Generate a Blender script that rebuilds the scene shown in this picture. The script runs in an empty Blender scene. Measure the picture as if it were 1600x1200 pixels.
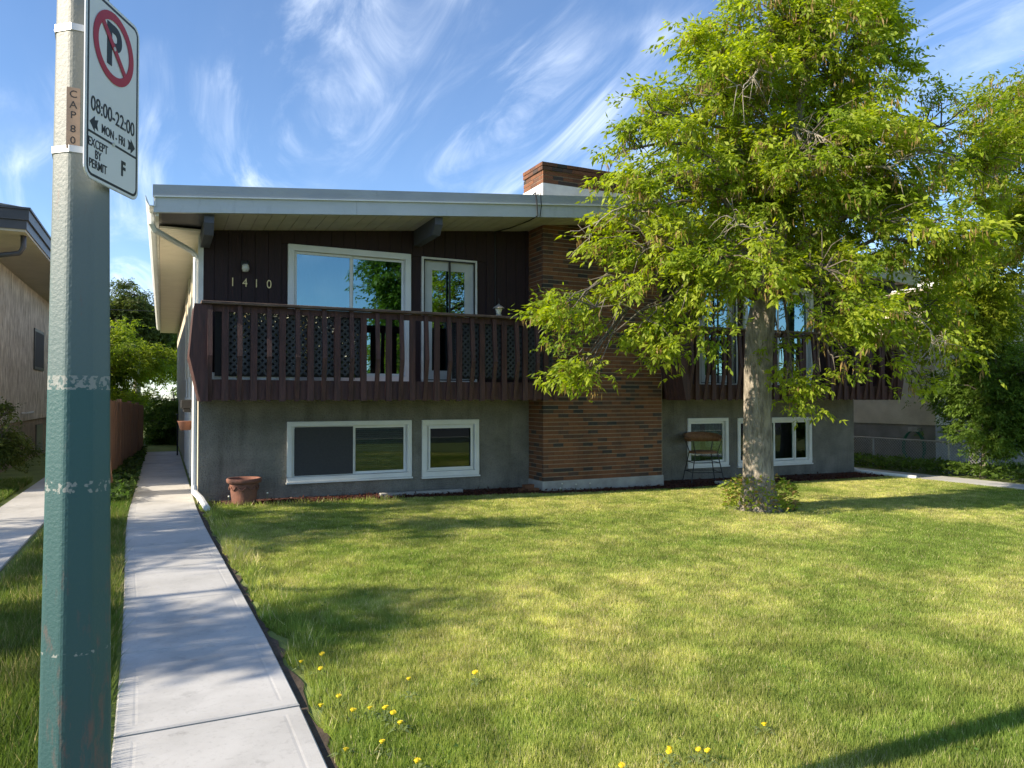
import bpy, bmesh, math, random
import numpy as np
from mathutils import Vector, Matrix
random.seed(7); rng = np.random.default_rng(11)
R = math.radians
scn = bpy.context.scene
COL = scn.collection

# ------------------------------------------------------------------ camera
cam_d = bpy.data.cameras.new('camera'); cam = bpy.data.objects.new('camera', cam_d); COL.objects.link(cam)
cam_d.sensor_fit = 'HORIZONTAL'; cam_d.sensor_width = 36.0; cam_d.lens = 36.0 * 1150 / 1600
cam_d.clip_start = 0.05; cam_d.clip_end = 3000
CAM = (-0.5, -12.16, 1.6)
cam.location = CAM
cam.rotation_euler = (R(90 + 1.046), 0, R(-25.4))
scn.camera = cam
scn.render.resolution_x = 1024; scn.render.resolution_y = 768

# ------------------------------------------------------------------ sun and sky
SUN_EL = 28.0
SUN_AZ = 0.6    # degrees behind (+) or in front of (-) the plane of the house front
sd = Vector((-math.cos(R(SUN_AZ)) * math.cos(R(SUN_EL)), math.sin(R(SUN_AZ)) * math.cos(R(SUN_EL)), math.sin(R(SUN_EL))))
sun_d = bpy.data.lights.new('sun', 'SUN'); sun_d.energy = 5.0; sun_d.angle = R(0.5); sun_d.color = (1.0, 0.87, 0.68)
sun = bpy.data.objects.new('sun', sun_d); COL.objects.link(sun)
sun.rotation_euler = (-sd).to_track_quat('-Z', 'Y').to_euler(); sun.location = (-30, 4, 20)

world = bpy.data.worlds.new('World'); scn.world = world; world.use_nodes = True
nt = world.node_tree; nt.nodes.clear()
def N(t, typ, **kw):
    n = t.nodes.new(typ)
    for k, v in kw.items():
        if k in n.inputs: n.inputs[k].default_value = v
        else: setattr(n, k, v)
    return n
sky = N(nt, 'ShaderNodeTexSky'); sky.sky_type = 'NISHITA'; sky.sun_disc = False
sky.sun_elevation = R(SUN_EL); sky.sun_rotation = math.atan2(sd.x, sd.y)
sky.altitude = 1000; sky.air_density = 1.0; sky.dust_density = 0.05; sky.ozone_density = 4.5
tc = N(nt, 'ShaderNodeTexCoord')
sep = N(nt, 'ShaderNodeSeparateXYZ'); nt.links.new(tc.outputs['Generated'], sep.inputs[0])
zc = N(nt, 'ShaderNodeMath', operation='ADD'); zc.inputs[1].default_value = 0.22; nt.links.new(sep.outputs['Z'], zc.inputs[0])
zm = N(nt, 'ShaderNodeMath', operation='MAXIMUM'); zm.inputs[1].default_value = 0.05; nt.links.new(zc.outputs[0], zm.inputs[0])
dx = N(nt, 'ShaderNodeMath', operation='DIVIDE'); nt.links.new(sep.outputs['X'], dx.inputs[0]); nt.links.new(zm.outputs[0], dx.inputs[1])
dy = N(nt, 'ShaderNodeMath', operation='DIVIDE'); nt.links.new(sep.outputs['Y'], dy.inputs[0]); nt.links.new(zm.outputs[0], dy.inputs[1])
cmb = N(nt, 'ShaderNodeCombineXYZ'); nt.links.new(dx.outputs[0], cmb.inputs[0]); nt.links.new(dy.outputs[0], cmb.inputs[1])
def cloud_layer(rotz, scale, nscale, detail, dist, lo, hi, off):
    mp = N(nt, 'ShaderNodeMapping'); mp.inputs['Rotation'].default_value = (0, 0, R(rotz)); mp.inputs['Scale'].default_value = scale
    mp.inputs['Location'].default_value = off
    nt.links.new(cmb.outputs[0], mp.inputs[0])
    no = N(nt, 'ShaderNodeTexNoise'); no.inputs['Scale'].default_value = nscale; no.inputs['Detail'].default_value = detail
    no.inputs['Roughness'].default_value = 0.62; no.inputs['Distortion'].default_value = dist
    nt.links.new(mp.outputs[0], no.inputs['Vector'])
    mr = N(nt, 'ShaderNodeMapRange'); mr.interpolation_type = 'SMOOTHSTEP'; mr.inputs['From Min'].default_value = lo; mr.inputs['From Max'].default_value = hi
    nt.links.new(no.outputs['Fac'], mr.inputs['Value']); return mr.outputs[0]
streak = cloud_layer(62, (2.2, 0.7, 1), 1.9, 11, 1.3, 0.43, 0.82, (2.9, 0.75, 0))
mask = cloud_layer(20, (1, 1, 1), 1.0, 3, 0.5, 0.38, 0.64, (6.3, 2.9, 0))
veil = cloud_layer(50, (1.2, 0.5, 1), 0.9, 5, 0.8, 0.35, 0.85, (0.3, 2.6, 0))
mul = N(nt, 'ShaderNodeMath', operation='MULTIPLY'); nt.links.new(streak, mul.inputs[0]); nt.links.new(mask, mul.inputs[1])
vm = N(nt, 'ShaderNodeMath', operation='MULTIPLY'); vm.inputs[1].default_value = 0.10; nt.links.new(veil, vm.inputs[0])
ad = N(nt, 'ShaderNodeMath', operation='ADD'); ad.use_clamp = True; nt.links.new(mul.outputs[0], ad.inputs[0]); nt.links.new(vm.outputs[0], ad.inputs[1])
sc_ = N(nt, 'ShaderNodeMath', operation='MULTIPLY'); sc_.inputs[1].default_value = 0.8; nt.links.new(ad.outputs[0], sc_.inputs[0])
mixc = N(nt, 'ShaderNodeMix', data_type='RGBA'); nt.links.new(sc_.outputs[0], mixc.inputs['Factor'])
nt.links.new(sky.outputs[0], mixc.inputs['A']); mixc.inputs['B'].default_value = (6.4, 6.9, 7.6, 1)
bg = N(nt, 'ShaderNodeBackground'); bg.inputs['Strength'].default_value = 0.125
nt.links.new(mixc.outputs['Result'], bg.inputs['Color'])
wo = N(nt, 'ShaderNodeOutputWorld'); nt.links.new(bg.outputs[0], wo.inputs['Surface'])
vs = scn.view_settings; vs.view_transform = 'Standard'; vs.look = 'None'; vs.exposure = 0.95; vs.gamma = 1.0; vs.use_curve_mapping = False

# ------------------------------------------------------------------ materials
MATS = {}
def mat(name, c1, c2=None, scale=3.0, rough=0.75, bump=0.0, bscale=60.0, stretch=(1, 1, 1), detail=5, metallic=0.0, spec=0.5, lo=0.35, hi=0.65, streak=0.0, src='pos', c3=None, bdist=0.01, stains=()):
    m = bpy.data.materials.new(name); m.use_nodes = True; t = m.node_tree
    b = t.nodes['Principled BSDF']; b.inputs['Roughness'].default_value = rough; b.inputs['Metallic'].default_value = metallic
    b.inputs['Specular IOR Level'].default_value = spec
    geo = N(t, 'ShaderNodeNewGeometry'); mp = N(t, 'ShaderNodeMapping'); mp.inputs['Scale'].default_value = stretch
    t.links.new(geo.outputs['Position'], mp.inputs[0])
    c2 = c2 or tuple(x * 0.8 for x in c1)
    if src == 'pos':
        no = N(t, 'ShaderNodeTexNoise'); no.inputs['Scale'].default_value = scale; no.inputs['Detail'].default_value = detail; no.inputs['Roughness'].default_value = 0.6
        t.links.new(mp.outputs[0], no.inputs['Vector']); fac = no.outputs['Fac']
    elif src == 'object': fac = N(t, 'ShaderNodeObjectInfo').outputs['Random']; lo, hi = 0, 1
    elif src == 'island': fac = geo.outputs['Random Per Island']; lo, hi = 0, 1
    cr = N(t, 'ShaderNodeValToRGB'); e = cr.color_ramp.elements
    e[0].position = lo; e[0].color = (*c1, 1); e[1].position = hi; e[1].color = (*c2, 1)
    if c3: x = cr.color_ramp.elements.new(hi - 0.40 * (hi - lo)); x.color = (*[(a + b_) / 2 for a, b_ in zip(c1, c2)], 1); e[-1].color = (*c3, 1)
    t.links.new(fac, cr.inputs[0]); cout = cr.outputs[0]
    for (sscale, sstretch, slo, shi, sdark) in stains:      # dirt and weathering, darker where the noise runs high
        mp2 = N(t, 'ShaderNodeMapping'); mp2.inputs['Scale'].default_value = sstretch; t.links.new(geo.outputs['Position'], mp2.inputs[0])
        n3 = N(t, 'ShaderNodeTexNoise'); n3.inputs['Scale'].default_value = sscale; n3.inputs['Detail'].default_value = 7; n3.inputs['Roughness'].default_value = .65; t.links.new(mp2.outputs[0], n3.inputs['Vector'])
        r3 = N(t, 'ShaderNodeMapRange'); r3.inputs['From Min'].default_value = slo; r3.inputs['From Max'].default_value = shi; r3.inputs['To Min'].default_value = 1.0; r3.inputs['To Max'].default_value = sdark; t.links.new(n3.outputs['Fac'], r3.inputs['Value'])
        mx = N(t, 'ShaderNodeMix', data_type='RGBA'); mx.blend_type = 'MULTIPLY'; mx.inputs['Factor'].default_value = 1.0; t.links.new(cout, mx.inputs['A']); t.links.new(r3.outputs[0], mx.inputs['B']); cout = mx.outputs['Result']
    t.links.new(cout, b.inputs['Base Color'])
    if bump:
        n2 = N(t, 'ShaderNodeTexNoise'); n2.inputs['Scale'].default_value = bscale; n2.inputs['Detail'].default_value = 4
        t.links.new(mp.outputs[0], n2.inputs['Vector'])
        bp = N(t, 'ShaderNodeBump'); bp.inputs['Strength'].default_value = bump; bp.inputs['Distance'].default_value = bdist
        t.links.new(n2.outputs['Fac'], bp.inputs['Height']); t.links.new(bp.outputs[0], b.inputs['Normal'])
    MATS[name] = m; return m
mat('stucco_grey', (.25, .24, .205), (.155, .15, .13), 2.2, .95, 1.0, 38, bdist=.03, stains=((3.2, (1.6, 1.6, .16), .52, .75, .62), (34, (1, 1, 1), .50, .68, .70)))
mat('stucco_cream', (.62, .56, .44), (.50, .45, .35), 2.0, .95, .8, 50, bdist=.02)
mat('stucco_swept', (.80, .72, .58), (.40, .33, .24), 11, .95, 1.0, 13, stretch=(1, 1, .28), bdist=.07)
mat('stucco_tan', (.40, .31, .21), (.24, .185, .12), 9, .95, 1.0, 13, stretch=(1, 1, .28), bdist=.05)
mat('stucco_dusk', (.26, .25, .23), (.18, .175, .16), 2, .95, .6, 40)
mat('siding_brown', (.030, .011, .012), (.017, .007, .008), 6, .75, .5, 30, stretch=(6, 6, .4))
mat('balcony_wood', (.085, .034, .028), (.040, .017, .016), 5, .7, .6, 35, stretch=(5, 5, .5))
mat('rail_cap', (.16, .11, .08), (.055, .030, .025), 9, .85, .6, 50, stretch=(.6, 3, 3))
mat('fascia_metal', (.50, .52, .53), (.44, .47, .48), 1.3, .38, .35, 2.0, stretch=(1, 1, 2), bdist=.06, stains=((6, (1.4, 1.4, .3), .56, .76, .80),))
mat('flashing_metal', (.36, .38, .39), (.30, .32, .34), 1.6, .33, .5, 1.7, stretch=(1, 1, 2), bdist=.05)
mat('soffit', (.60, .57, .52), (.50, .47, .43), 3, .7, .1, 30)
mat('vinyl_cream', (.84, .78, .66), (.77, .71, .60), 2, .5)
mat('beam_paint', (.075, .08, .105), (.06, .063, .08), 4, .6)
mat('white_vinyl', (.78, .79, .77), (.70, .71, .69), 3, .4)
mat('white_paint', (.76, .76, .73), (.62, .61, .57), 4, .5)
mat('mortar', (.33, .265, .185), (.26, .21, .15), 12, .95, .4, 80)
BR = dict(c1=(.205, .082, .034), c2=(.110, .046, .025), c3=(.036, .034, .031), rough=.85, bump=.7, bscale=60, stains=((1.3, (1, 1, .6), .48, .70, .60), (26, (1, 1, 1), .52, .72, .72)))
mat('brick', src='object', **BR); mat('brick_field', src='island', **BR)
mat('concrete', (.50, .495, .48), (.40, .395, .38), 1.6, .9, .07, 160, detail=10, stains=((.9, (1, 1, 1), .50, .72, .72), (38, (1, 1, 1), .55, .75, .80), (4.5, (1, 1, 1), .60, .66, .84)))
mat('concrete_old', (.40, .39, .36), (.28, .27, .25), 4, .95, .5, 60)
mat('room_dark', (.030, .032, .034), (.022, .022, .024), 1, .9)
mat('screen_grey', (.050, .052, .055), (.042, .043, .046), 30, .8)
mat('curtain', (.62, .64, .62), (.50, .52, .50), 5, .9)
mat('blind', (.50, .53, .50), (.42, .45, .42), 5, .7)
mat('door_white', (.55, .57, .55), (.48, .50, .48), 3, .5)
mat('black_metal', (.018, .018, .020), (.03, .03, .03), 8, .5)
mat('dark_lattice', (.055, .060, .066), (.035, .038, .042), 8, .7)
mat('cable', (.02, .02, .022), (.02, .02, .022), 3, .6)
mat('brass', (.55, .42, .20), (.42, .31, .15), 9, .35, metallic=.7)
mat('lamp_glass', (.60, .58, .50), (.50, .48, .42), 5, .25)
mat('lamp_metal', (.28, .26, .23), (.18, .16, .14), 9, .5)
mat('terracotta', (.23, .098, .065), (.15, .07, .05), 7, .85, .5, 40)
mat('rattan', (.30, .14, .055), (.18, .085, .035), 25, .6, .6, 120)
mat('soil', (.085, .062, .043), (.045, .033, .023), 9, 1.0, .8, 40)
mat('mulch', (.13, .045, .028), (.055, .022, .016), 14, 1.0, 1.0, 45, bdist=.03)
mat('lawn_soil', (.20, .25, .06), (.13, .165, .04), 2.0, 1.0, .6, 60)
mat('asphalt', (.055, .055, .057), (.042, .042, .044), 6, .9, .4, 120)
mat('bark', (.38, .335, .27), (.15, .13, .105), 9, .95, 1.0, 22, stretch=(1.6, 1.6, .45), bdist=.06)
mat('bark_limb', (.17, .145, .115), (.085, .072, .058), 12, .95, .8, 30)
mat('bark_dead', (.36, .32, .265), (.24, .21, .17), 12, .95, .5, 40)
mat('fence_wood', (.30, .17, .11), (.19, .105, .07), 5, .9, .5, 40, stretch=(5, 5, .4))
mat('roof_brown', (.13, .075, .052), (.085, .05, .037), 8, .95, .8, 30)
mat('roof_gravel', (.30, .29, .27), (.22, .21, .2), 12, .95, .5, 80)
mat('dark_fascia', (.060, .056, .060), (.045, .043, .047), 3, .45)
mat('soffit_tan', (.48, .42, .32), (.42, .37, .28), 3, .7)
mat('galvanised', (.42, .43, .43), (.34, .35, .36), 9, .45, metallic=.5)
mat('hose_green', (.018, .13, .085), (.012, .09, .06), 6, .45)
mat('sign_white', (.74, .75, .75), (.69, .70, .70), 4, .35)
mat('sign_black', (.012, .014, .022), (.012, .014, .022), 4, .4)
mat('sign_red', (.42, .018, .045), (.38, .015, .04), 4, .4)
mat('aluminium', (.62, .63, .64), (.55, .56, .57), 5, .35, metallic=.6)
mat('strap_steel', (.70, .70, .68), (.6, .6, .58), 5, .3, metallic=.5)
mat('sticker', (.40, .28, .20), (.30, .22, .17), 22, .7)
mat('flue_clay', (.55, .42, .26), (.48, .36, .22), 5, .9)
mat('dandelion_yellow', (.78, .60, .012), (.70, .50, .010), 60, .8)
mat('stem_green', (.13, .17, .05), (.09, .13, .035), 20, .7)
mat('seed_white', (.62, .61, .55), (.55, .54, .5), 40, .9)

def pole_material():
    m = bpy.data.materials.new('pole_paint'); m.use_nodes = True; t = m.node_tree; b = t.nodes['Principled BSDF']
    geo = N(t, 'ShaderNodeNewGeometry'); sp = N(t, 'ShaderNodeSeparateXYZ'); t.links.new(geo.outputs['Position'], sp.inputs[0])
    no = N(t, 'ShaderNodeTexNoise'); no.inputs['Scale'].default_value = 7; no.inputs['Detail'].default_value = 6; t.links.new(geo.outputs['Position'], no.inputs['Vector'])
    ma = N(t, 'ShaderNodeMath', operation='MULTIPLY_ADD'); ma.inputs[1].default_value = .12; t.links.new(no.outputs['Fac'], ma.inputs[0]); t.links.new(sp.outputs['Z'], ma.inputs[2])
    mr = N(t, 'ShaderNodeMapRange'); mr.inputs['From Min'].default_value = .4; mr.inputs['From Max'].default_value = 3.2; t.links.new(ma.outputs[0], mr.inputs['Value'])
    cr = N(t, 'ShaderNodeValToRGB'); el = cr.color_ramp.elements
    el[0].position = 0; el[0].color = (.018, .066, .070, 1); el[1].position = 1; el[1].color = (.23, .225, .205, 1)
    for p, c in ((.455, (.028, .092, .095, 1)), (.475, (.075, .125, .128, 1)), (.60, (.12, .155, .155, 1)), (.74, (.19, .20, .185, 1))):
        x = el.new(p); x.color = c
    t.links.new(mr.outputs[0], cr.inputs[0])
    col = cr.outputs[0]
    # worn reddish primer and chips
    n2 = N(t, 'ShaderNodeTexNoise'); n2.inputs['Scale'].default_value = 11; n2.inputs['Detail'].default_value = 8; n2.inputs['Roughness'].default_value = .75
    mp = N(t, 'ShaderNodeMapping'); mp.inputs['Scale'].default_value = (2, 2, .45); t.links.new(geo.outputs['Position'], mp.inputs[0]); t.links.new(mp.outputs[0], n2.inputs['Vector'])
    lowz = N(t, 'ShaderNodeMapRange'); lowz.inputs['From Min'].default_value = 1.45; lowz.inputs['From Max'].default_value = .7; lowz.inputs['To Max'].default_value = .13; t.links.new(sp.outputs['Z'], lowz.inputs['Value'])
    s2 = N(t, 'ShaderNodeMath', operation='ADD'); t.links.new(n2.outputs['Fac'], s2.inputs[0]); t.links.new(lowz.outputs[0], s2.inputs[1])
    r2 = N(t, 'ShaderNodeMapRange'); r2.inputs['From Min'].default_value = .63; r2.inputs['From Max'].default_value = .74; r2.inputs['To Max'].default_value = .55; t.links.new(s2.outputs[0], r2.inputs['Value'])
    mx = N(t, 'ShaderNodeMix', data_type='RGBA'); t.links.new(r2.outputs[0], mx.inputs['Factor']); t.links.new(col, mx.inputs['A']); mx.inputs['B'].default_value = (.17, .075, .06, 1)
    col = mx.outputs['Result']
    # two bands of old tape residue
    for zc_, hw in ((1.64, .019), (1.358, .016), (.914, .005)):
        d = N(t, 'ShaderNodeMath', operation='SUBTRACT'); d.inputs[1].default_value = zc_; t.links.new(sp.outputs['Z'], d.inputs[0])
        a = N(t, 'ShaderNodeMath', operation='ABSOLUTE'); t.links.new(d.outputs[0], a.inputs[0])
        l = N(t, 'ShaderNodeMath', operation='LESS_THAN'); l.inputs[1].default_value = hw; t.links.new(a.outputs[0], l.inputs[0])
        n3 = N(t, 'ShaderNodeTexNoise'); n3.inputs['Scale'].default_value = 75; n3.inputs['Detail'].default_value = 5; t.links.new(geo.outputs['Position'], n3.inputs['Vector'])
        g = N(t, 'ShaderNodeMath', operation='GREATER_THAN'); g.inputs[1].default_value = .50 if zc_ > 1.5 else .56; t.links.new(n3.outputs['Fac'], g.inputs[0])
        k = N(t, 'ShaderNodeMath', operation='MULTIPLY'); t.links.new(l.outputs[0], k.inputs[0]); t.links.new(g.outputs[0], k.inputs[1])
        mx = N(t, 'ShaderNodeMix', data_type='RGBA'); t.links.new(k.outputs[0], mx.inputs['Factor']); t.links.new(col, mx.inputs['A']); mx.inputs['B'].default_value = (.22, .24, .23, 1)
        col = mx.outputs['Result']
    t.links.new(col, b.inputs['Base Color']); b.inputs['Roughness'].default_value = .55
    n4 = N(t, 'ShaderNodeTexNoise'); n4.inputs['Scale'].default_value = 110; t.links.new(geo.outputs['Position'], n4.inputs['Vector'])
    bp = N(t, 'ShaderNodeBump'); bp.inputs['Strength'].default_value = .35; bp.inputs['Distance'].default_value = .004; t.links.new(n4.outputs['Fac'], bp.inputs['Height']); t.links.new(bp.outputs[0], b.inputs['Normal'])
    MATS['pole_paint'] = m
pole_material()

def glass_material(name, refl, tint, coat=(.86, .95, .97)):
    m = bpy.data.materials.new(name); m.use_nodes = True; t = m.node_tree; t.nodes.clear()
    out = N(t, 'ShaderNodeOutputMaterial'); tr = N(t, 'ShaderNodeBsdfTransparent'); tr.inputs[0].default_value = (*tint, 1)
    gl = N(t, 'ShaderNodeBsdfGlossy'); gl.inputs['Roughness'].default_value = .005; gl.inputs['Color'].default_value = (*coat, 1)
    fr = N(t, 'ShaderNodeFresnel'); fr.inputs['IOR'].default_value = 1.5
    a = N(t, 'ShaderNodeMath', operation='ADD'); a.use_clamp = True; a.inputs[1].default_value = refl; t.links.new(fr.outputs[0], a.inputs[0])
    mx = N(t, 'ShaderNodeMixShader'); t.links.new(a.outputs[0], mx.inputs[0]); t.links.new(tr.outputs[0], mx.inputs[1]); t.links.new(gl.outputs[0], mx.inputs[2])
    t.links.new(mx.outputs[0], out.inputs[0]); MATS[name] = m
glass_material('glass_coated', .28, (.30, .40, .42), (.55, .84, .92)); glass_material('glass_clear', .01, (.55, .62, .58))

def leaf_material(name, trans=.45, gloss=.35):
    m = bpy.data.materials.new(name); m.use_nodes = True; t = m.node_tree; b = t.nodes['Principled BSDF']; out = t.nodes['Material Output']
    at = N(t, 'ShaderNodeAttribute'); at.attribute_name = 'Col'
    t.links.new(at.outputs['Color'], b.inputs['Base Color']); b.inputs['Roughness'].default_value = .55; b.inputs['Specular IOR Level'].default_value = gloss
    tl = N(t, 'ShaderNodeBsdfTranslucent'); hs = N(t, 'ShaderNodeHueSaturation'); hs.inputs['Value'].default_value = 1.5; hs.inputs['Saturation'].default_value = 1.1
    t.links.new(at.outputs['Color'], hs.inputs['Color']); t.links.new(hs.outputs[0], tl.inputs[0])
    mx = N(t, 'ShaderNodeMixShader'); mx.inputs[0].default_value = trans
    t.links.new(b.outputs[0], mx.inputs[1]); t.links.new(tl.outputs[0], mx.inputs[2]); t.links.new(mx.outputs[0], out.inputs[0]); MATS[name] = m
leaf_material('leaf', .5); leaf_material('grass_blade', .45, .2)

# ------------------------------------------------------------------ mesh helpers
ORG = {}
class MB:
    def __init__(s): s.v = []; s.f = []; s.smooth = False
    def add(s, vs, fs):
        k = len(s.v); s.v += [tuple(p) for p in vs]; s.f += [tuple(i + k for i in f) for f in fs]
    def box(s, x0, x1, y0, y1, z0, z1, dz=0.0):
        # dz: rise of the x1 side over the x0 side (sheared box)
        s.add([(x0, y0, z0), (x1, y0, z0 + dz), (x1, y1, z0 + dz), (x0, y1, z0), (x0, y0, z1), (x1, y0, z1 + dz), (x1, y1, z1 + dz), (x0, y1, z1)],
              [(0, 3, 2, 1), (4, 5, 6, 7), (0, 1, 5, 4), (1, 2, 6, 5), (2, 3, 7, 6), (3, 0, 4, 7)])
    def quad(s, a, b, c, d): s.add([a, b, c, d], [(0, 1, 2, 3)])
    def prism(s, poly, a, b):
        # poly: list of points on the plane at vector offset a; extruded to offset b
        n = len(poly); a = Vector(a); b = Vector(b)
        s.add([Vector(p) + a for p in poly] + [Vector(p) + b for p in poly],
              [tuple(range(n))[::-1], tuple(range(n, 2 * n))] + [(i, (i + 1) % n, n + (i + 1) % n, n + i) for i in range(n)])
    def tube(s, pts, rad, n=7, cap=True):
        pts = [Vector(p) for p in pts]; k0 = len(s.v); m = len(pts)
        if not hasattr(rad, '__len__'): rad = [rad] * m
        up = None
        for i, p in enumerate(pts):
            d = (pts[min(i + 1, m - 1)] - pts[max(i - 1, 0)]).normalized()
            if up is None: up = d.orthogonal().normalized()
            up = (up - d * up.dot(d)); up = up.normalized() if up.length > 1e-5 else d.orthogonal().normalized()
            w = d.cross(up)
            for j in range(n):
                a = 2 * math.pi * j / n; s.v.append(tuple(p + (up * math.cos(a) + w * math.sin(a)) * rad[i]))
        for i in range(m - 1):
            for j in range(n):
                j2 = (j + 1) % n; s.f.append((k0 + i * n + j, k0 + i * n + j2, k0 + (i + 1) * n + j2, k0 + (i + 1) * n + j))
        if cap: s.f.append(tuple(k0 + j for j in range(n))[::-1]); s.f.append(tuple(k0 + (m - 1) * n + j for j in range(n)))
    def lathe(s, prof, c, n=24, sx=1, sy=1):
        k0 = len(s.v); m = len(prof)
        for r, z in prof:
            for j in range(n):
                a = 2 * math.pi * j / n; s.v.append((c[0] + r * math.cos(a) * sx, c[1] + r * math.sin(a) * sy, c[2] + z))
        for i in range(m - 1):
            for j in range(n):
                j2 = (j + 1) % n; s.f.append((k0 + i * n + j, k0 + i * n + j2, k0 + (i + 1) * n + j2, k0 + (i + 1) * n + j))
    def build(s, name, material, parent=None, smooth=False, bevel=0.0):
        o_ = Vector((0, 0, 0))
        if parent is not None: o_ = ORG.get(parent.name, Vector((0, 0, 0)))
        me = bpy.data.meshes.new(name)
        me.from_pydata([tuple(Vector(p) - o_) for p in s.v], [], s.f)
        me.materials.append(MATS[material] if isinstance(material, str) else material)
        if bevel:
            bm = bmesh.new(); bm.from_mesh(me); bmesh.ops.remove_doubles(bm, verts=bm.verts, dist=1e-5)
            bmesh.ops.bevel(bm, geom=list(bm.edges), offset=bevel, segments=1, affect='EDGES', clamp_overlap=True); bm.to_mesh(me); bm.free()
        if smooth: me.polygons.foreach_set('use_smooth', [True] * len(me.polygons))
        me.update()
        o = bpy.data.objects.new(name, me); COL.objects.link(o)
        if parent is not None: o.parent = parent; ORG[o.name] = o_
        return o
def box_part(name, material, parent, *a, bevel=0.0, **k):
    m = MB(); m.box(*a, **k); return m.build(name, material, parent, bevel=bevel)
def tag(o, label, cat, group=None):
    o['label'] = label; o['category'] = cat
    if group: o['group'] = group
    return o
def thing(name, label, cat, loc, group=None):
    o = bpy.data.objects.new(name, None); COL.objects.link(o); o.location = loc; o.empty_display_size = .2
    ORG[o.name] = Vector(loc); return tag(o, label, cat, group)
def struct(o): o['kind'] = 'structure'; return o
def stuff(o): o['kind'] = 'stuff'; return o

def fast_mesh(name, verts, nper, cols, material, parent=None):
    """verts (n*nper,3): n polygons of nper corners; cols (n,3)"""
    nv = len(verts); n = nv // nper; me = bpy.data.meshes.new(name)
    if parent is not None: verts = verts - np.array(ORG[parent.name])
    me.vertices.add(nv); me.vertices.foreach_set('co', verts.astype(np.float32).ravel())
    me.loops.add(nv); me.loops.foreach_set('vertex_index', np.arange(nv, dtype=np.int32))
    me.polygons.add(n); me.polygons.foreach_set('loop_start', np.arange(0, nv, nper, dtype=np.int32))
    at = me.color_attributes.new('Col', 'FLOAT_COLOR', 'POINT')
    c4 = np.ones((nv, 4), np.float32); c4[:, :3] = np.repeat(cols, nper, axis=0); at.data.foreach_set('color', c4.ravel())
    me.materials.append(MATS[material]); me.update(calc_edges=True); me.validate()
    o = bpy.data.objects.new(name, me); COL.objects.link(o)
    if parent is not None: o.parent = parent; ORG[o.name] = ORG[parent.name]
    return o

def text_mesh(body, size, sx=1.0, depth=.0015, bold=0.0):
    c = bpy.data.curves.new('lettering', 'FONT'); c.body = body; c.size = size; c.align_x = 'CENTER'; c.align_y = 'CENTER'; c.extrude = depth; c.offset = bold
    o = bpy.data.objects.new('lettering', c); COL.objects.link(o)
    dg = bpy.context.evaluated_depsgraph_get(); dg.update()
    me = bpy.data.meshes.new_from_object(o.evaluated_get(dg)); bpy.data.objects.remove(o); bpy.data.curves.remove(c)
    for v in me.vertices: v.co.x *= sx
    return me
TXT = {k: text_mesh(*v) for k, v in {
    'P': ('P', .182, .92, .0012, .005), 'hours': ('08:00-22:00', .064, .80, .0012, .0002), 'days': ('MON - FRI', .040, .72, .0012, .0002),
    'EXCEPT': ('EXCEPT', .038, .76, .0012, .0001), 'BY': ('BY', .038, .76, .0012, .0001), 'PERMIT': ('PERMIT', .038, .76, .0012, .0001), 'F': ('F', .066, .85, .0012, .002),
    'd1': ('1', .19, .85, .008, .0), 'd4': ('4', .19, .85, .008, .0), 'd0': ('0', .19, .85, .008, .0),
    'cC': ('C', .046, 1, .0006), 'cA': ('A', .046, 1, .0006), 'cP': ('P', .046, 1, .0006), 'cB': ('8', .046, 1, .0006), 'cO': ('0', .046, 1, .0006)}.items()}
def put_text(key, name, material, parent, M):
    me = TXT[key]; me = me.copy(); me.materials.clear(); me.materials.append(MATS[material])
    o = bpy.data.objects.new(name, me); COL.objects.link(o); o.parent = parent
    o.matrix_local = Matrix.Translation(-ORG[parent.name]) @ M; return o

def gz(x, y):
    """ground height: falls away a little towards the right end of the house"""
    return -0.0115 * np.clip(x, 0, 15)

# ------------------------------------------------------------------ ground
m = MB(); g = 400.0
xs = [-g, -60, -20, -3, 0, 3, 6, 9, 12, 15, 20, 60, g]; ys = [-g, -60, -23.2]
def ground_sheet(name, material, xs, ys, dz):
    m = MB()
    for i in range(len(xs) - 1):
        for j in range(len(ys) - 1):
            a = [(xs[i], ys[j]), (xs[i + 1], ys[j]), (xs[i + 1], ys[j + 1]), (xs[i], ys[j + 1])]
            m.quad(*[(x, y, float(gz(x, y)) + dz) for x, y in a])
    return struct(m.build(name, material))
ground_sheet('lawn_ground', 'lawn_soil', xs, [-g, -60, -20, -12, -6, 0, 6, 20, 60, g], -.02)
m = MB(); m.box(-g, g, -22.5, -14.3, -.3, -.012); road = struct(m.build('road', 'asphalt'))
m = MB(); m.box(-g, g, -14.3, -14.15, -.3, .10); struct(m.build('kerb', 'concrete_old', bevel=.02))
m = MB(); m.box(-g, g, -22.65, -22.5, -.3, .10); struct(m.build('kerb', 'concrete_old', bevel=.02))

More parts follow.
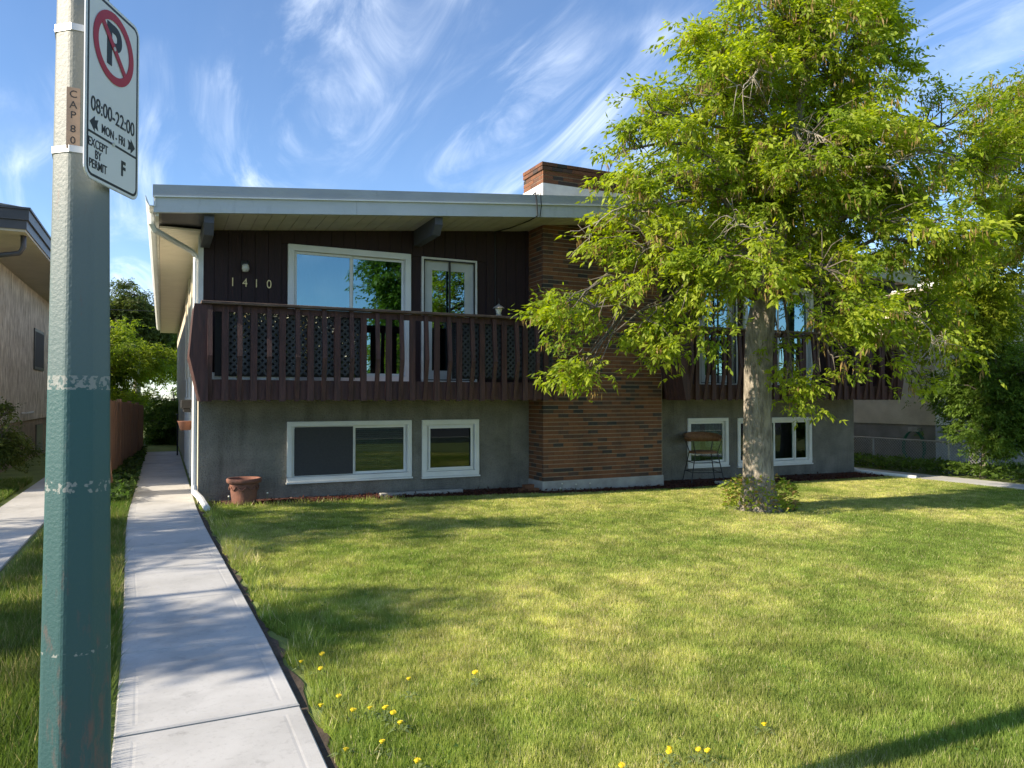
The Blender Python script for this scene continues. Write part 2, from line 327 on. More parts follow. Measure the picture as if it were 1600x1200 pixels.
# left walk: slabs follow a slightly bent line beside the house
def path_c(y):      # centre x and half width
    t = np.clip((y + 9.0) / 9.0, -0.4, 1); s = t * t * (3 - 2 * t) if 0 < t < 1 else (0 if t <= 0 else 1)
    return -.265 - .215 * s, .425 + .012 * s
walk = struct(box_part('walkway', 'soil', None, -.85, .1, -13.2, 12.2, -.30, -.05))
ORG[walk.name] = Vector((0, 0, 0))
y = -13.1; k = 0
edges = [-13.1, -11.9, -10.68, -9.42, -8.22, -6.98, -5.75, -4.5, -3.3, -2.05, -.85, .4, 1.6, 2.8, 4.1, 5.3, 6.6, 7.9, 9.2, 10.5, 11.8]
for y0, y1 in zip(edges[:-1], edges[1:]):
    (ca, wa), (cb, wb) = path_c(y0), path_c(y1); e = .010; mm = MB()
    zt = .012 + random.uniform(-.004, .004); b = .075; d = .0010
    o4 = [(ca - wa, y0 + e), (ca + wa, y0 + e), (cb + wb, y1 - e), (cb - wb, y1 - e)]
    cx = (ca + cb) / 2; cy = (y0 + y1) / 2
    def ins(q, t): return [(x + (t if x < cx else -t), yy + (t if yy < cy else -t)) for x, yy in q]
    rings = [[(x, yy, -.12) for x, yy in o4], [(x, yy, zt - .008) for x, yy in o4], [(x, yy, zt) for x, yy in ins(o4, .008)], [(x, yy, zt) for x, yy in ins(o4, b)],
             [(x, yy, zt - d) for x, yy in ins(o4, b + .011)], [(x, yy, zt) for x, yy in ins(o4, b + .024)]]
    vv = [p for r_ in rings for p in r_]; ff = []
    for i in range(len(rings) - 1):
        for j in range(4): ff.append((i * 4 + j, i * 4 + (j + 1) % 4, (i + 1) * 4 + (j + 1) % 4, (i + 1) * 4 + j))
    ff.append(tuple((len(rings) - 1) * 4 + j for j in range(4)))
    mm.add(vv, ff); mm.build('slab', 'concrete', walk)
# neighbour's walk on the left and the walk at the far right
for nm, x0, x1, ya, yb, zt in (('walkway', -2.62, -1.85, -13.1, 9.0, .008), ('walkway', 14.35, 15.35, -13.1, 8.0, -.165)):
    w = struct(box_part(nm, 'soil', None, x0 + .03, x1 - .03, ya, yb, zt - .3, zt - .05)); ORG[w.name] = Vector((0, 0, 0)); yy = ya
    while yy < yb - .1:
        L = 1.25; mm = MB(); mm.box(x0, x1, yy + .005, yy + L - .005, zt - .12, zt); mm.build('slab', 'concrete', w, bevel=.008); yy += L

m = MB(); ys_ = np.linspace(-13, -.3, 110); wd_ = .03 + .06 * rng.random(110)
for k in range(109):
    (ca, wa), (cb, wb) = path_c(ys_[k]), path_c(ys_[k + 1]); m.quad((ca + wa - .02, ys_[k], -.014), (ca + wa + wd_[k], ys_[k], -.014), (cb + wb + wd_[k + 1], ys_[k + 1], -.014), (cb + wb - .02, ys_[k + 1], -.014))
struct(m.build('soil_strip', 'soil'))
# ------------------------------------------------------------------ the house
house = thing('house', 'two storey duplex with grey stucco base, dark wood upper front and twin balconies', 'house', (0, 0, -.1))
RIDGE = 7.07; SL = .094
def rtop(x): return 4.46 + SL * ((x + .63) if x <= RIDGE else (2 * RIDGE - x + .63))
def rsof(x): return rtop(x) - .36
W = 2 * RIDGE + 0.0; DEPTH = 19.0
low_open = [(1.30, 3.36, .25, 1.21), (3.55, 4.61, .23, 1.21), (9.27, 10.34, .17, 1.17), (10.60, 12.76, .13, 1.16)]
up_open = [(1.30, 3.34, 1.86, 4.06), (3.54, 4.57, 1.86, 4.04), (9.57, 10.60, 1.86, 4.04), (10.80, 12.84, 1.86, 4.06)]
def wall_sheet(m, x0, x1, z0, z1, opens, y, rev):
    xs = sorted({x0, x1, *[v for o in opens for v in o[:2]]}); zs = sorted({z0, z1, *[v for o in opens for v in o[2:]]})
    for i in range(len(xs) - 1):
        for j in range(len(zs) - 1):
            cx, cz = (xs[i] + xs[i + 1]) / 2, (zs[j] + zs[j + 1]) / 2
            if any(o[0] < cx < o[1] and o[2] < cz < o[3] for o in opens): continue
            m.quad((xs[i], y, zs[j]), (xs[i + 1], y, zs[j]), (xs[i + 1], y, zs[j + 1]), (xs[i], y, zs[j + 1]))
    for a, b, c, d in opens:
        m.quad((a, y, c), (a, y, d), (a, y + rev, d), (a, y + rev, c)); m.quad((b, y, c), (b, y + rev, c), (b, y + rev, d), (b, y, d))
        m.quad((a, y, c), (a, y + rev, c), (b, y + rev, c), (b, y, c)); m.quad((a, y, d), (b, y, d), (b, y + rev, d), (a, y + rev, d))
m = MB(); wall_sheet(m, 0, W, -.6, 1.86, low_open, 0, .22); m.build('lower_wall', 'stucco_grey', house)
m = MB(); wall_sheet(m, 0, W, 1.86, 4.10, [o for o in up_open], .025, .2)
m.prism([(0, 0, 4.10), (W, 0, 4.10), (RIDGE, 0, rtop(RIDGE) - .1)], (0, .025, 0), (0, .06, 0))
upper = m.build('upper_wall', 'siding_brown', house)
# vertical siding planks, cut round the doors
pw = .198; x = .012
while x < W - .02:
    x1 = min(x + pw - .007, W - .012); cx = (x + x1) / 2
    if not (5.66 < cx < 8.2):
        segs = [(1.87, rsof(x) + .02)]
        for a, b, c, d in up_open:
            if x1 > a and x < b: segs = [(d + .002, rsof(x) + .02)]
        xa, xb = x, x1
        for a, b, c, d in up_open:   # trim planks that a door frame cuts lengthwise
            pass
        for za, zb in segs: box_part('plank', 'siding_brown', upper, xa, xb, 0.0 + random.uniform(-.003, .002), .022, za, zb)
    x += pw
# left, right and back walls
m = MB(); m.box(-.002, .03, .03, DEPTH, -.6, 4.14); sw = m.build('side_wall', 'stucco_cream', house)
m = MB(); m.box(W - .03, W + .002, .03, DEPTH, -.6, 4.14); m.build('side_wall', 'stucco_cream', house)
m = MB(); m.box(.03, W - .03, DEPTH - .1, DEPTH, -.6, 4.9); m.build('back_wall', 'stucco_cream', house)
m = MB(); m.box(-.022, .05, -.008, .10, 1.9, 4.12); m.build('corner_trim', 'white_paint', house)
for yy in (1.4, 2.9, 4.6, 6.5):
    m = MB(); m.box(-.03, -.003, yy, yy + .10, 2.0, 4.1); m.build('batten', 'vinyl_cream', sw)
m = MB(); m.box(.03, W - .03, .03, DEPTH - .1, 1.62, 1.80); m.build('floor_slab', 'room_dark', house)
for xa in (3.45, 6.9, 10.45):
    m = MB(); m.box(xa - .03, xa + .03, .3, DEPTH - .2, -.5, 4.2); m.build('partition', 'room_dark', house)
m = MB(); m.box(.04, W - .04, 2.4, 2.46, -.5, 4.3); m.build('partition', 'room_dark', house)

# roof
roof = None
m = MB()
prof = [(-.60, 0, rsof(-.60) + .03), (RIDGE, 0, rsof(RIDGE) + .03), (W + .60, 0, rsof(W + .6) + .03), (W + .60, 0, rtop(W + .6) - .012), (RIDGE, 0, rtop(RIDGE) - .012), (-.60, 0, rtop(-.6) - .012)]
m.prism(prof[::-1], (0, -1.14, 0), (0, DEPTH + .5, 0)); roof = m.build('roof', 'roof_gravel', house)
for s in (0, 1):
    xa, xb = (-.63, RIDGE) if s == 0 else (RIDGE, W + .63)
    d = SL * (xb - xa) * (1 if s == 0 else -1)
    # lower fascia in two lengths with a seam, upper flashing proud of it, thin bright drip edge between
    cuts = [xa, xa + (2.75 if s == 0 else 4.2), xb]
    for c0, c1 in zip(cuts[:-1], cuts[1:]):
        m = MB(); m.box(c0 + .0015, c1 - .0015, -1.20, -1.14, rtop(c0) - .37, rtop(c0) - .165, dz=rtop(c1) - rtop(c0)); m.build('fascia_board', 'fascia_metal', roof)
    cuts = [xa - .01, xa + 3.05, xa + 5.9, xb]
    for c0, c1 in zip(cuts[:-1], cuts[1:]):
        m = MB(); m.box(c0 + .001, c1 - .001, -1.225, -1.14, rtop(c0) - .155, rtop(c0), dz=rtop(c1) - rtop(c0)); m.build('roof_flashing', 'flashing_metal', roof)
    m = MB(); m.box(xa, xb, -1.235, -1.15, rtop(xa) - .167, rtop(xa) - .153, dz=d); m.build('drip_edge', 'white_vinyl', roof)
x = .14
while x < W - .14:
    x1 = min(x + .195, W - .1); cx = (x + x1) / 2
    if not (x < RIDGE < x1):
        m = MB(); m.box(x + .004, x1 - .004, -1.138, -.002, rsof(x) - .004, rsof(x) + .012, dz=rsof(x1) - rsof(x)); m.build('soffit_plank', 'soffit', roof)
    x += .195
m = MB(); m.box(-.56, .14, -1.138, -.30, rsof(0) - .02, rsof(0) + .02); m.build('corner_soffit', 'dark_fascia', roof)
m = MB(); m.box(W - .14, W + .56, -1.138, -.30, rsof(0) - .02, rsof(0) + .02); m.build('corner_soffit', 'dark_fascia', roof)
for bx_ in (.07, 3.46, W - 3.46, W - .07):
    m = MB(); zt = rsof(bx_) - .006
    m.prism([(0, -1.10, zt), (0, -1.10, zt - .12), (0, -.98, zt - .27), (0, .02, zt - .27), (0, .02, zt)], (bx_ - .065, 0, 0), (bx_ + .065, 0, 0)); m.build('beam', 'beam_paint', house)
# side eaves: ribbed soffit, fascia, gutter
for s, xw, sg in ((0, 0, -1), (1, W, 1)):
    m = MB(); yy = -.30; z0 = 4.075
    while yy < DEPTH:
        a, b = sorted((xw + sg * .004, xw + sg * .56)); m.box(a, b, yy + .010, yy + .110, z0, z0 + .03); m.box(a, b, yy + .110, yy + .130, z0 + .016, z0 + .03); yy += .12
    stuff(m.build('eave_soffit', 'vinyl_cream', roof))
    a, b = sorted((xw + sg * .565, xw + sg * .60)); box_part('eave_board', 'white_paint', roof, a, b, -1.13, DEPTH, 4.06, 4.30)
    m = MB(); gx = xw + sg * .605
    q = [(gx, 0, 4.30), (gx, 0, 4.17), (gx + sg * .075, 0, 4.165), (gx + sg * .115, 0, 4.23), (gx + sg * .125, 0, 4.30), (gx + sg * .115, 0, 4.30), (gx + sg * .07, 0, 4.18), (gx + sg * .012, 0, 4.18)]
    m.prism(q if sg > 0 else q[::-1], (0, -1.22, 0), (0, DEPTH, 0)); m.build('gutter', 'white_vinyl', roof)
m = MB()
m.tube([(-.66, -.78, 4.17), (-.66, -.78, 4.02), (-.62, -.72, 3.95), (-.12, -.02, 3.82), (-.055, .06, 3.76), (-.055, .06, 3.66), (-.055, .06, .24)], .042, 8)
m.build('downspout', 'white_vinyl', house)
m = MB(); m.tube([(-.055, .06, .25), (-.05, .02, .16), (.03, -.36, .10), (.075, -.98, .045)], .046, 8); m.build('downspout_foot', 'white_vinyl', house)

# windows and doors
def frame_boxes(m, a, b, c, d, w, y0, y1):
    m.box(a, b, y0, y1, c, c + w); m.box(a, b, y0, y1, d - w, d); m.box(a, a + w, y0, y1, c + w, d - w); m.box(b - w, b, y0, y1, c + w, d - w)
def window(name, o, label=None, splits=(), glass='glass_clear', w=.075, slide=True):
    a, b, c, d = o
    m = MB(); frame_boxes(m, a - .002, b + .002, c - .002, d + .002, w, -.035, .10)
    win = m.build(name, 'white_vinyl', house, bevel=.006)
    xs = [a + w] + [a + w + (b - a - 2 * w) * s for s in splits] + [b - w]
    for i in range(len(xs) - 1):
        x0, x1 = xs[i], xs[i + 1]; yo = .02 if i % 2 == 0 else .05
        m = MB(); frame_boxes(m, x0 + .001, x1 + (.02 if i < len(xs) - 2 else -.001), c + w + .001, d - w - .001, .042, yo, yo + .028); m.build('sash', 'white_vinyl', win, bevel=.004)
        m = MB(); m.box(x0 + .035, x1 - .02, yo + .012, yo + .016, c + w + .035, d - w - .035); m.build('pane', glass, win)
    return win
w1 = window('window', low_open[0], splits=(.52,)); w2 = window('window', low_open[1], w=.085)
w3 = window('window', low_open[2]); w4 = window('window', low_open[3], splits=(.5, .80))
m = MB(); a, b, c, d = low_open[1]; frame_boxes(m, a + .12, b - .12, c + .12, d - .12, .03, -.012, .015); m.build('inner_trim', 'white_vinyl', w2)
for o in low_open:
    box_part('sill', 'white_vinyl', house, o[0] - .015, o[1] + .015, -.055, -.003, o[2] - .03, o[2] - .004)
pd = window('patio_door', up_open[0], splits=(.5,), glass='glass_coated', w=.10)
pd2 = window('patio_door', up_open[3], splits=(.5,), glass='glass_coated', w=.10)
# blinds and curtains behind the panes
def blind(win, x0, x1, z0, z1, y, st=.05):
    m = MB(); z = z0
    while z < z1:
        m.add([(x0, y, z), (x1, y, z), (x1, y + .03, z + .028), (x0, y + .03, z + .028)], [(0, 1, 2, 3)]); z += st
    stuff(m.build('blind_slats', 'blind', win))
blind(w1, 1.4, 3.28, .30, 1.14, .13, .034)
box_part('insect_screen', 'screen_grey', w1, 1.42, 2.36, .008, .011, .34, 1.12)
blind(w4, 10.7, 11.6, .2, 1.1, .14, .034)
def curtain(win, x0, x1, z0, z1, y, amp=.02, per=.13):
    m = MB(); n = int((x1 - x0) / .02)
    for i in range(n):
        xa, xb = x0 + (x1 - x0) * i / n, x0 + (x1 - x0) * (i + 1) / n
        ya, yb = y + amp * math.sin(xa * 6.28 / per), y + amp * math.sin(xb * 6.28 / per)
        m.quad((xa, ya, z0), (xb, yb, z0), (xb, yb, z1), (xa, ya, z1))
    m.build('curtain', 'curtain', win, smooth=True)
curtain(w3, 9.3, 9.75, .2, 1.15, .18); curtain(w3, 9.9, 10.3, .55, 1.15, .18)
curtain(pd, 1.42, 2.35, 1.95, 4.0, .20, .03, .2)
# balcony entrance doors with screen in front
for o in (up_open[1], up_open[2]):
    a, b, c, d = o
    m = MB(); frame_boxes(m, a - .002, b + .002, c - .002, d + .002, .035, -.03, .12); dr = m.build('balcony_door', 'white_paint', house, bevel=.004)
    m = MB(); frame_boxes(m, a + .04, b - .04, c + .04, d - .04, .17, .045, .085); m.build('door_leaf', 'door_white', dr, bevel=.004)
    m = MB(); m.box(a + .2, b - .2, .06, .066, c + .2, d - .2); m.build('pane', 'glass_coated', dr)
    m = MB(); frame_boxes(m, a + .036, b - .036, c + .036, d - .036, .018, -.02, .01); m.box((a + b) / 2 - .016, (a + b) / 2 + .016, -.018, .008, c + .055, d - .055); m.build('screen_frame', 'black_metal', dr)
    m = MB(); m.tube([(b - .14, .04, 2.82), (b - .14, .0, 2.82), (b - .24, .0, 2.82)], .012, 6); m.build('handle', 'lamp_metal', dr)

# house number
for i, (ch, x) in enumerate((('d1', .47), ('d4', .65), ('d1', .82), ('d0', 1.01))):
    put_text(ch, 'number_digit', 'brass', house, Matrix.Translation((x, -.014, 3.385)) @ Matrix.Rotation(R(90), 4, 'X'))

# chimney with its brick
CX0, CX1, CY = 5.63, 8.21, -.556; CP = .0752; BP = .2065
m = MB(); m.box(CX0 - .005, CX1 + .005, CY - .005, .02, .10, 4.72); chim = m.build('chimney', 'mortar', house)
m = MB(); m.box(CX0 - .005, CX1 + .005, CY - .005, .20, 4.72, 5.80); m.build('stack_core', 'mortar', chim)
m = MB(); m.box(CX0 - .03, CX1 + .03, CY - .03, .05, -.5, .105); m.build('plinth', 'concrete_old', chim, bevel=.015)
m = MB(); m.box(CX0 - .016, CX1 + .016, CY - .016, .24, 4.9, 5.44); m.build('chimney_flashing', 'white_paint', chim)
bm_ = MB(); bm_.box(-BP / 2 + .002, BP / 2 - .002, -.030, .03, -CP / 2 + .0065, CP / 2 - .0065)
bme = bpy.data.meshes.new('brick'); bme.from_pydata(bm_.v, [], bm_.f); bme.materials.append(MATS['brick'])
bmh = bpy.data.meshes.new('half_brick'); bmh.from_pydata([(p[0] * .5, p[1], p[2]) for p in bm_.v], [], bm_.f); bmh.materials.append(MATS['brick'])
fieldm = MB(); nb = 0
def brick_at(c, half, rot, single):
    global nb
    if single:
        o = bpy.data.objects.new('brick', bmh if half else bme); COL.objects.link(o); o.parent = chim
        o.location = Vector(c) - ORG[chim.name]; o.rotation_euler = (0, 0, rot); nb += 1
    else:
        ca, sa = math.cos(rot), math.sin(rot); h = .5 if half else 1
        fieldm.add([(c[0] + p[0] * h * ca - p[1] * sa, c[1] + p[0] * h * sa + p[1] * ca, c[2] + p[2]) for p in bm_.v], bm_.f)
ncourse = int((4.70 - .105) / CP); nacross = 12.5
for k in range(ncourse + 15):
    z = .105 + CP * (k + .5); off = 0 if k % 2 == 0 else .5
    if z > 5.80: break
    if 4.75 < z < 5.40: continue
    corb = .03 if z > 5.68 else 0
    single = k < 18 or z > 5.40
    pos = 0.0; xx = CX0 - .012 - corb; first = True
    while xx < CX1 + corb - .03:
        half = (first and off > 0) or xx + BP > CX1 + corb + .03
        wdt = BP / 2 if half else BP
        brick_at((xx + wdt / 2, CY - corb + .018 + random.uniform(-.003, .003), z), half, 0, single); xx += wdt; first = False
    yb = .20 if z > 5.3 else -.01; yy = CY + .049 - corb; first = True
    while yy < yb - .03:
        half = (first and off == 0) or yy + BP > yb + .02
        wdt = BP / 2 if half else BP
        brick_at((CX0 - corb + .018 + random.uniform(-.003, .003), yy + wdt / 2, z), half, R(-90), False)
        brick_at((CX1 + corb - .018, yy + wdt / 2, z), half, R(90), False); yy += wdt; first = False
stuff(fieldm.build('brick_field', 'brick_field', chim))
for xa in (6.40, 7.2):
    m = MB(); m.box(xa, xa + .36, -.30, .06, 5.78, 5.93); m.build('flue', 'flue_clay', chim, bevel=.02)

# balconies
def balcony(x0, x1, ends):
    m = MB(); m.box(x0 + .09, x1 - .02, -1.06, -.002, 1.72, 1.845); bal = m.build('balcony', 'balcony_wood', house)
    m = MB(); m.box(x0 + .07, x1, -1.105, -1.065, 1.565, 1.85); m.build('rim_joist', 'balcony_wood', bal)
    for q in ((x0 + .03, x0 + .07), ):
        m = MB(); m.box(q[0], q[1], -1.105, -.005, 1.565, 1.85); m.build('rim_joist', 'balcony_wood', bal)
    m = MB(); m.box(x1 - .04, x1 - .002, -1.06, -.56, 1.565, 1.85); m.build('rim_joist', 'balcony_wood', bal)
    xe0 = x0 - .02; xe1 = x1
    m = MB(); m.box(xe0, xe1, -1.26, -1.11, 2.895, 2.935); m.build('rail_cap', 'rail_cap', bal, bevel=.006)
    for side in ends:
        xa = x0 - .02 if side < 0 else x1 - .13
        m = MB(); m.box(xa, xa + .15, -1.108, -.01 if (side < 0) == (x0 < 3) else -.60, 2.895, 2.935); m.build('rail_cap', 'rail_cap', bal, bevel=.006)
    m = MB(); m.box(x0 + .06, x1 - .03, -1.145, -1.107, 2.80, 2.89); m.build('top_rail', 'balcony_wood', bal)
    # bulged boards alternate with flat boards
    n = int((x1 - x0 - .1) / .196); st = (x1 - x0 - .16) / n
    for i in range(n + 1):
        xc = x0 + .10 + st * i + random.uniform(-.008, .008); m = MB()
        if i % 2 == 0:
            hw = .032
            pr = [(0, -1.200, 2.89), (0, -1.262, 2.18), (0, -1.125, 1.545), (0, -1.108, 1.545), (0, -1.112, 1.60), (0, -1.222, 2.18), (0, -1.150, 2.89)]
            m.prism(pr[::-1], (xc - hw, 0, 0), (xc + hw, 0, 0))
        else: m.box(xc - .045, xc + .045, -1.150 + random.uniform(-.002, .002), -1.108, 1.55 + random.uniform(-.008, .004), 2.888)
        m.build('baluster', 'balcony_wood', bal)
    for side in ends:
        sx_ = x0 if side < 0 else x1; q_ = -1 if side < 0 else 1
        pr = [(sx_ + q_ * .105, 0, 2.892), (sx_ + q_ * .165, 0, 2.18), (sx_ + q_ * .02, 0, 1.545), (sx_ - q_ * .075, 0, 1.545), (sx_ - q_ * .075, 0, 2.892)]
        m = MB(); m.prism(pr if q_ < 0 else pr[::-1], (0, -1.205, 0), (0, -1.155, 0)); m.build('corner_board', 'balcony_wood', bal)
        sg = -1 if side < 0 else 1; xb = x0 + .03 if side < 0 else x1 - .03
        n = 6; yend = -.02 if (side < 0) == (x0 < 3) else -.60
        for i in range(n):
            ya = -1.15 + (yend + 1.15) * i / n; yb = -1.15 + (yend + 1.15) * (i + 1) / n
            pr = [(xb + sg * .13, 0, 2.89), (xb + sg * .19, 0, 2.18), (xb + sg * .045, 0, 1.545), (xb + sg * .005, 0, 1.545), (xb + sg * .005, 0, 1.60), (xb + sg * .15, 0, 2.18), (xb + sg * .09, 0, 2.89)]
            m = MB(); m.prism(pr if sg < 0 else pr[::-1], (0, ya + .004, 0), (0, yb - .004, 0)); m.build('end_board', 'balcony_wood', bal)
    return bal
bal1 = balcony(-.01, 5.625, (-1,)); bal2 = balcony(8.30, 14.15, (-1, 1))
def lattice(bal, x0, x1, z0, z1, y):
    m = MB(); p = .095
    for sg in (1, -1):
        t = -(z1 - z0)
        while t < (x1 - x0):
            a0 = max(0, t); a1 = min(x1 - x0, t + (z1 - z0))
            if a1 > a0 + .02:
                za, zb = (a0 - t, a1 - t); xa, xb = x0 + a0, x0 + a1
                if sg < 0: za, zb = (z1 - z0) - za, (z1 - z0) - zb
                dx_ = .011; yy = y if sg > 0 else y + .006
                m.add([(xa - dx_, yy, z0 + za + sg * dx_), (xa + dx_, yy, z0 + za - sg * dx_), (xb + dx_, yy, z0 + zb - sg * dx_), (xb - dx_, yy, z0 + zb + sg * dx_),
                       (xa - dx_, yy + .005, z0 + za + sg * dx_), (xa + dx_, yy + .005, z0 + za - sg * dx_), (xb + dx_, yy + .005, z0 + zb - sg * dx_), (xb - dx_, yy + .005, z0 + zb + sg * dx_)],
                      [(0, 1, 2, 3), (7, 6, 5, 4), (0, 3, 7, 4), (1, 5, 6, 2)])
            t += p
    return stuff(m.build('lattice', 'dark_lattice', bal))
for q in ((.16, 2.30), (3.72, 5.56)): box_part('privacy_screen', 'room_dark', bal1, q[0], q[1], -1.012, -1.006, 1.90, 2.83)
lattice(bal1, .28, 2.28, 1.93, 2.80, -1.07); lattice(bal1, 3.75, 5.55, 1.93, 2.80, -1.07)
# wiring under the soffit and over the fascia
m = MB(); m.tube([(4.93, .0, rsof(4.93) - .02), (4.93, -.012, 3.9), (4.93, -.012, 1.9)], .012, 6); m.build('conduit', 'cable', house)
m = MB(); m.tube([(4.93, -.02, rsof(4.93) - .02), (5.0, -.5, rsof(5.0) - .05), (5.12, -1.0, rsof(5.12) - .03), (5.16, -1.243, rsof(5.16) + .0), (5.14, -1.245, rtop(5.14) - .1), (5.12, -1.24, rtop(5.12) + .03), (5.18, -1.0, rtop(5.18) + .04)], .011, 6); m.build('cable', 'cable', house)
m = MB(); m.tube([(5.18, -1.0, rtop(5.18) + .03), (5.22, -1.24, rtop(5.22) + .02), (5.23, -1.245, rtop(5.23) - .2), (5.22, -1.21, rsof(5.22) - .02)], .007, 5); m.build('cable', 'cable', house)

# ------------------------------------------------------------------ things on and around the house
l = thing('wall_lamp', 'small round glass wall lamp above the house number', 'lamp', (.65, .0, 3.63))
m = MB(); m.lathe([(.0, -.05), (.055, -.05), (.06, 0), (.055, .05), (0, .05)], (.65, -.03, 3.68), 12, sy=.4); m.build('mount', 'black_metal', l, smooth=True)
m = MB(); m.lathe([(.0, -.075), (.04, -.068), (.058, -.02), (.05, .03), (.03, .05), (0, .052)], (.65, -.095, 3.62), 16); m.build('glass_globe', 'lamp_glass', l, smooth=True)
l = thing('lantern', 'small cream lantern with peaked cap standing on the balcony rail', 'lantern', (4.47, -1.185, 2.935))
L0 = (4.47, -1.185, 2.935)
m = MB(); m.lathe([(0, 0), (.055, 0), (.055, .015), (.035, .03), (.03, .035)], L0, 10); m.build('base', 'lamp_metal', l)
m = MB(); m.lathe([(.035, .03), (.062, .125), (0, .126)], L0, 8); m.build('glass_body', 'lamp_glass', l)
m = MB(); m.lathe([(0, .122), (.098, .122), (.098, .130), (.05, .165), (.02, .18), (.012, .20), (0, .205)], L0, 10); m.build('cap', 'lamp_metal', l)
m = MB(); m.tube([(L0[0], L0[1], L0[2] + .2), (L0[0] + .015, L0[1], L0[2] + .225), (L0[0] + .006, L0[1], L0[2] + .25), (L0[0] - .008, L0[1], L0[2] + .29)], .006, 5); m.build('hook', 'black_metal', l)
m = MB(); m.tube([(5.02, -1.19, 2.93), (5.02, -1.19, 3.01), (5.05, -1.19, 3.05), (5.13, -1.19, 3.05), (5.16, -1.19, 3.01), (5.16, -1.19, 2.93)], .008, 6)
tag(m.build('wire_bracket', 'black_metal'), 'thin black wire bracket clipped over the balcony rail near the chimney', 'bracket')
# planters on the balcony floor
m = MB(); m.box(.10, 1.25, -.98, -.82, 1.848, 1.955); tag(m.build('planter_box', 'white_paint', bevel=.01), 'long white planter box on the balcony floor below the house number', 'planter')
def leaf_cloud(n, c, r, size, col, jitter, asp=.45):
    c = np.array(c); r = np.array(r)
    p = rng.normal(size=(n, 3)); p /= np.linalg.norm(p, axis=1)[:, None]; p *= rng.random((n, 1)) ** .4; p = c + p * r
    return leaf_quads(p, rng.normal(size=(n, 3)), size, col, jitter, asp)
def leaf_quads(p, d, size, col, jitter, asp=.45, up_bias=.0, cup=.12):
    n = len(p); d = d / (np.linalg.norm(d, axis=1)[:, None] + 1e-9)
    nn = rng.normal(size=(n, 3)); nn[:, 2] += up_bias
    w = np.cross(d, nn); w /= (np.linalg.norm(w, axis=1)[:, None] + 1e-9)
    nrm = np.cross(w, d)
    L = size * (.7 + .6 * rng.random((n, 1))); hw = L * asp * .5
    v = np.stack([p, p + d * L * .42 + w * hw - nrm * L * cup * .3, p + d * L - nrm * L * cup, p + d * L * .42 - w * hw - nrm * L * cup * .3], 1).reshape(-1, 3)
    col = np.array(col); cc = col * (1 + jitter * (rng.random((n, 1)) - .5) * 2)
    return v, np.clip(cc, 0, 1)
t_ = thing('trailing_plant', 'leafy plant behind the lattice of the left balcony, sunlight painted into its pale leaves', 'plant', (.9, -.9, 1.95))
vs_, cs_ = [], []
for x0, x1, n, colr in ((.35, 2.25, 420, (.42, .44, .36)), (.5, .75, 60, (.50, .40, .14)), (1.25, 1.5, 110, (.55, .47, .22))):  # whitish and yellow leaf colours stand in for sunlight on the leaves
    p = np.stack([rng.uniform(x0, x1, n), rng.uniform(-1.062, -1.02, n), 2.82 - .85 * rng.random(n) ** (1.8 if n > 200 else 1)], 1)
    a, b = leaf_quads(p, rng.normal(size=(n, 3)), .045, colr, .4, .6); vs_.append(a); cs_.append(b)
fast_mesh('foliage', np.concatenate(vs_), 4, np.concatenate(cs_), 'leaf', t_)
m = MB()
for i in range(9):
    x = .45 + .21 * i; m.tube([(x, -1.03, 1.87), (x + .05, -1.035, 2.3), (x - .04, -1.03, 2.8)], .005, 5)
m.build('stem', 'stem_green', t_)
# clay pot
PC = (.62, -.40, -.012)
t_ = thing('clay_pot', 'empty terracotta pot with wide rim on the ground by the left corner', 'pot', PC)
m = MB(); m.lathe([(0, 0), (.165, 0), (.17, .03), (.205, .30), (.21, .34), (.19, .34), (.175, .10), (0, .08)], PC, 28); pb = m.build('pot_body', 'terracotta', t_, smooth=True)
m = MB(); m.lathe([(.20, .325), (.235, .33), (.252, .35), (.255, .385), (.245, .40), (.215, .40), (.205, .36), (.20, .325)], PC, 28); m.build('rim', 'terracotta', t_, smooth=True)
m = MB()
for i in range(9):
    a0 = 2 * math.pi * i / 9; pts = [(PC[0] + (.207 + .004 * (j % 2)) * math.cos(a0 + .58 * j / 6), PC[1] + (.207 + .004 * (j % 2)) * math.sin(a0 + .58 * j / 6), PC[2] + .285 - .05 * math.sin(math.pi * j / 6)) for j in range(7)]
    m.tube(pts, .010, 5)
m.build('garland_relief', 'terracotta', pb, smooth=True)
# bar stool
SC = (9.33, -.42, -.115); zg = SC[2]
t_ = thing('bar_stool', 'wicker bar stool with thin black metal legs in front of the right windows', 'stool', SC)
def sp(u, v, z): # local to stool, turned a little
    u *= 1.35; v *= 1.3; a = R(-22); return (SC[0] + u * math.cos(a) - v * math.sin(a), SC[1] + u * math.sin(a) + v * math.cos(a), zg + z)
m = MB()
ring = [(.21 * math.cos(2 * math.pi * i / 20), .20 * math.sin(2 * math.pi * i / 20)) for i in range(20)]
k0 = [sp(u, v, .60) for u, v in ring] + [sp(u * 1.03, v * 1.03, .625) for u, v in ring] + [sp(u * .85, v * .85, .645) for u, v in ring]
ff = [(i, (i + 1) % 20, 20 + (i + 1) % 20, 20 + i) for i in range(20)] + [(20 + i, 20 + (i + 1) % 20, 40 + (i + 1) % 20, 40 + i) for i in range(20)] + [tuple(range(40, 60)), tuple(range(20))[::-1]]
m.add(k0, ff); m.build('seat', 'rattan', t_, smooth=True)
m = MB(); n = 22; pts = []
for i in range(n + 1):
    a = R(-120) + R(240) * i / n; h = .15 * max(.25, math.cos(a * .62)) ; r_ = .235 + .02 * math.cos(a)
    for zz, rr in ((.86 - .3 * h, r_), (.86 + h, r_ + .025), (.86 + h, r_ + .045), (.86 - .3 * h, r_ + .02)): pts.append(sp(rr * math.sin(a), rr * math.cos(a), zz))
ff = []
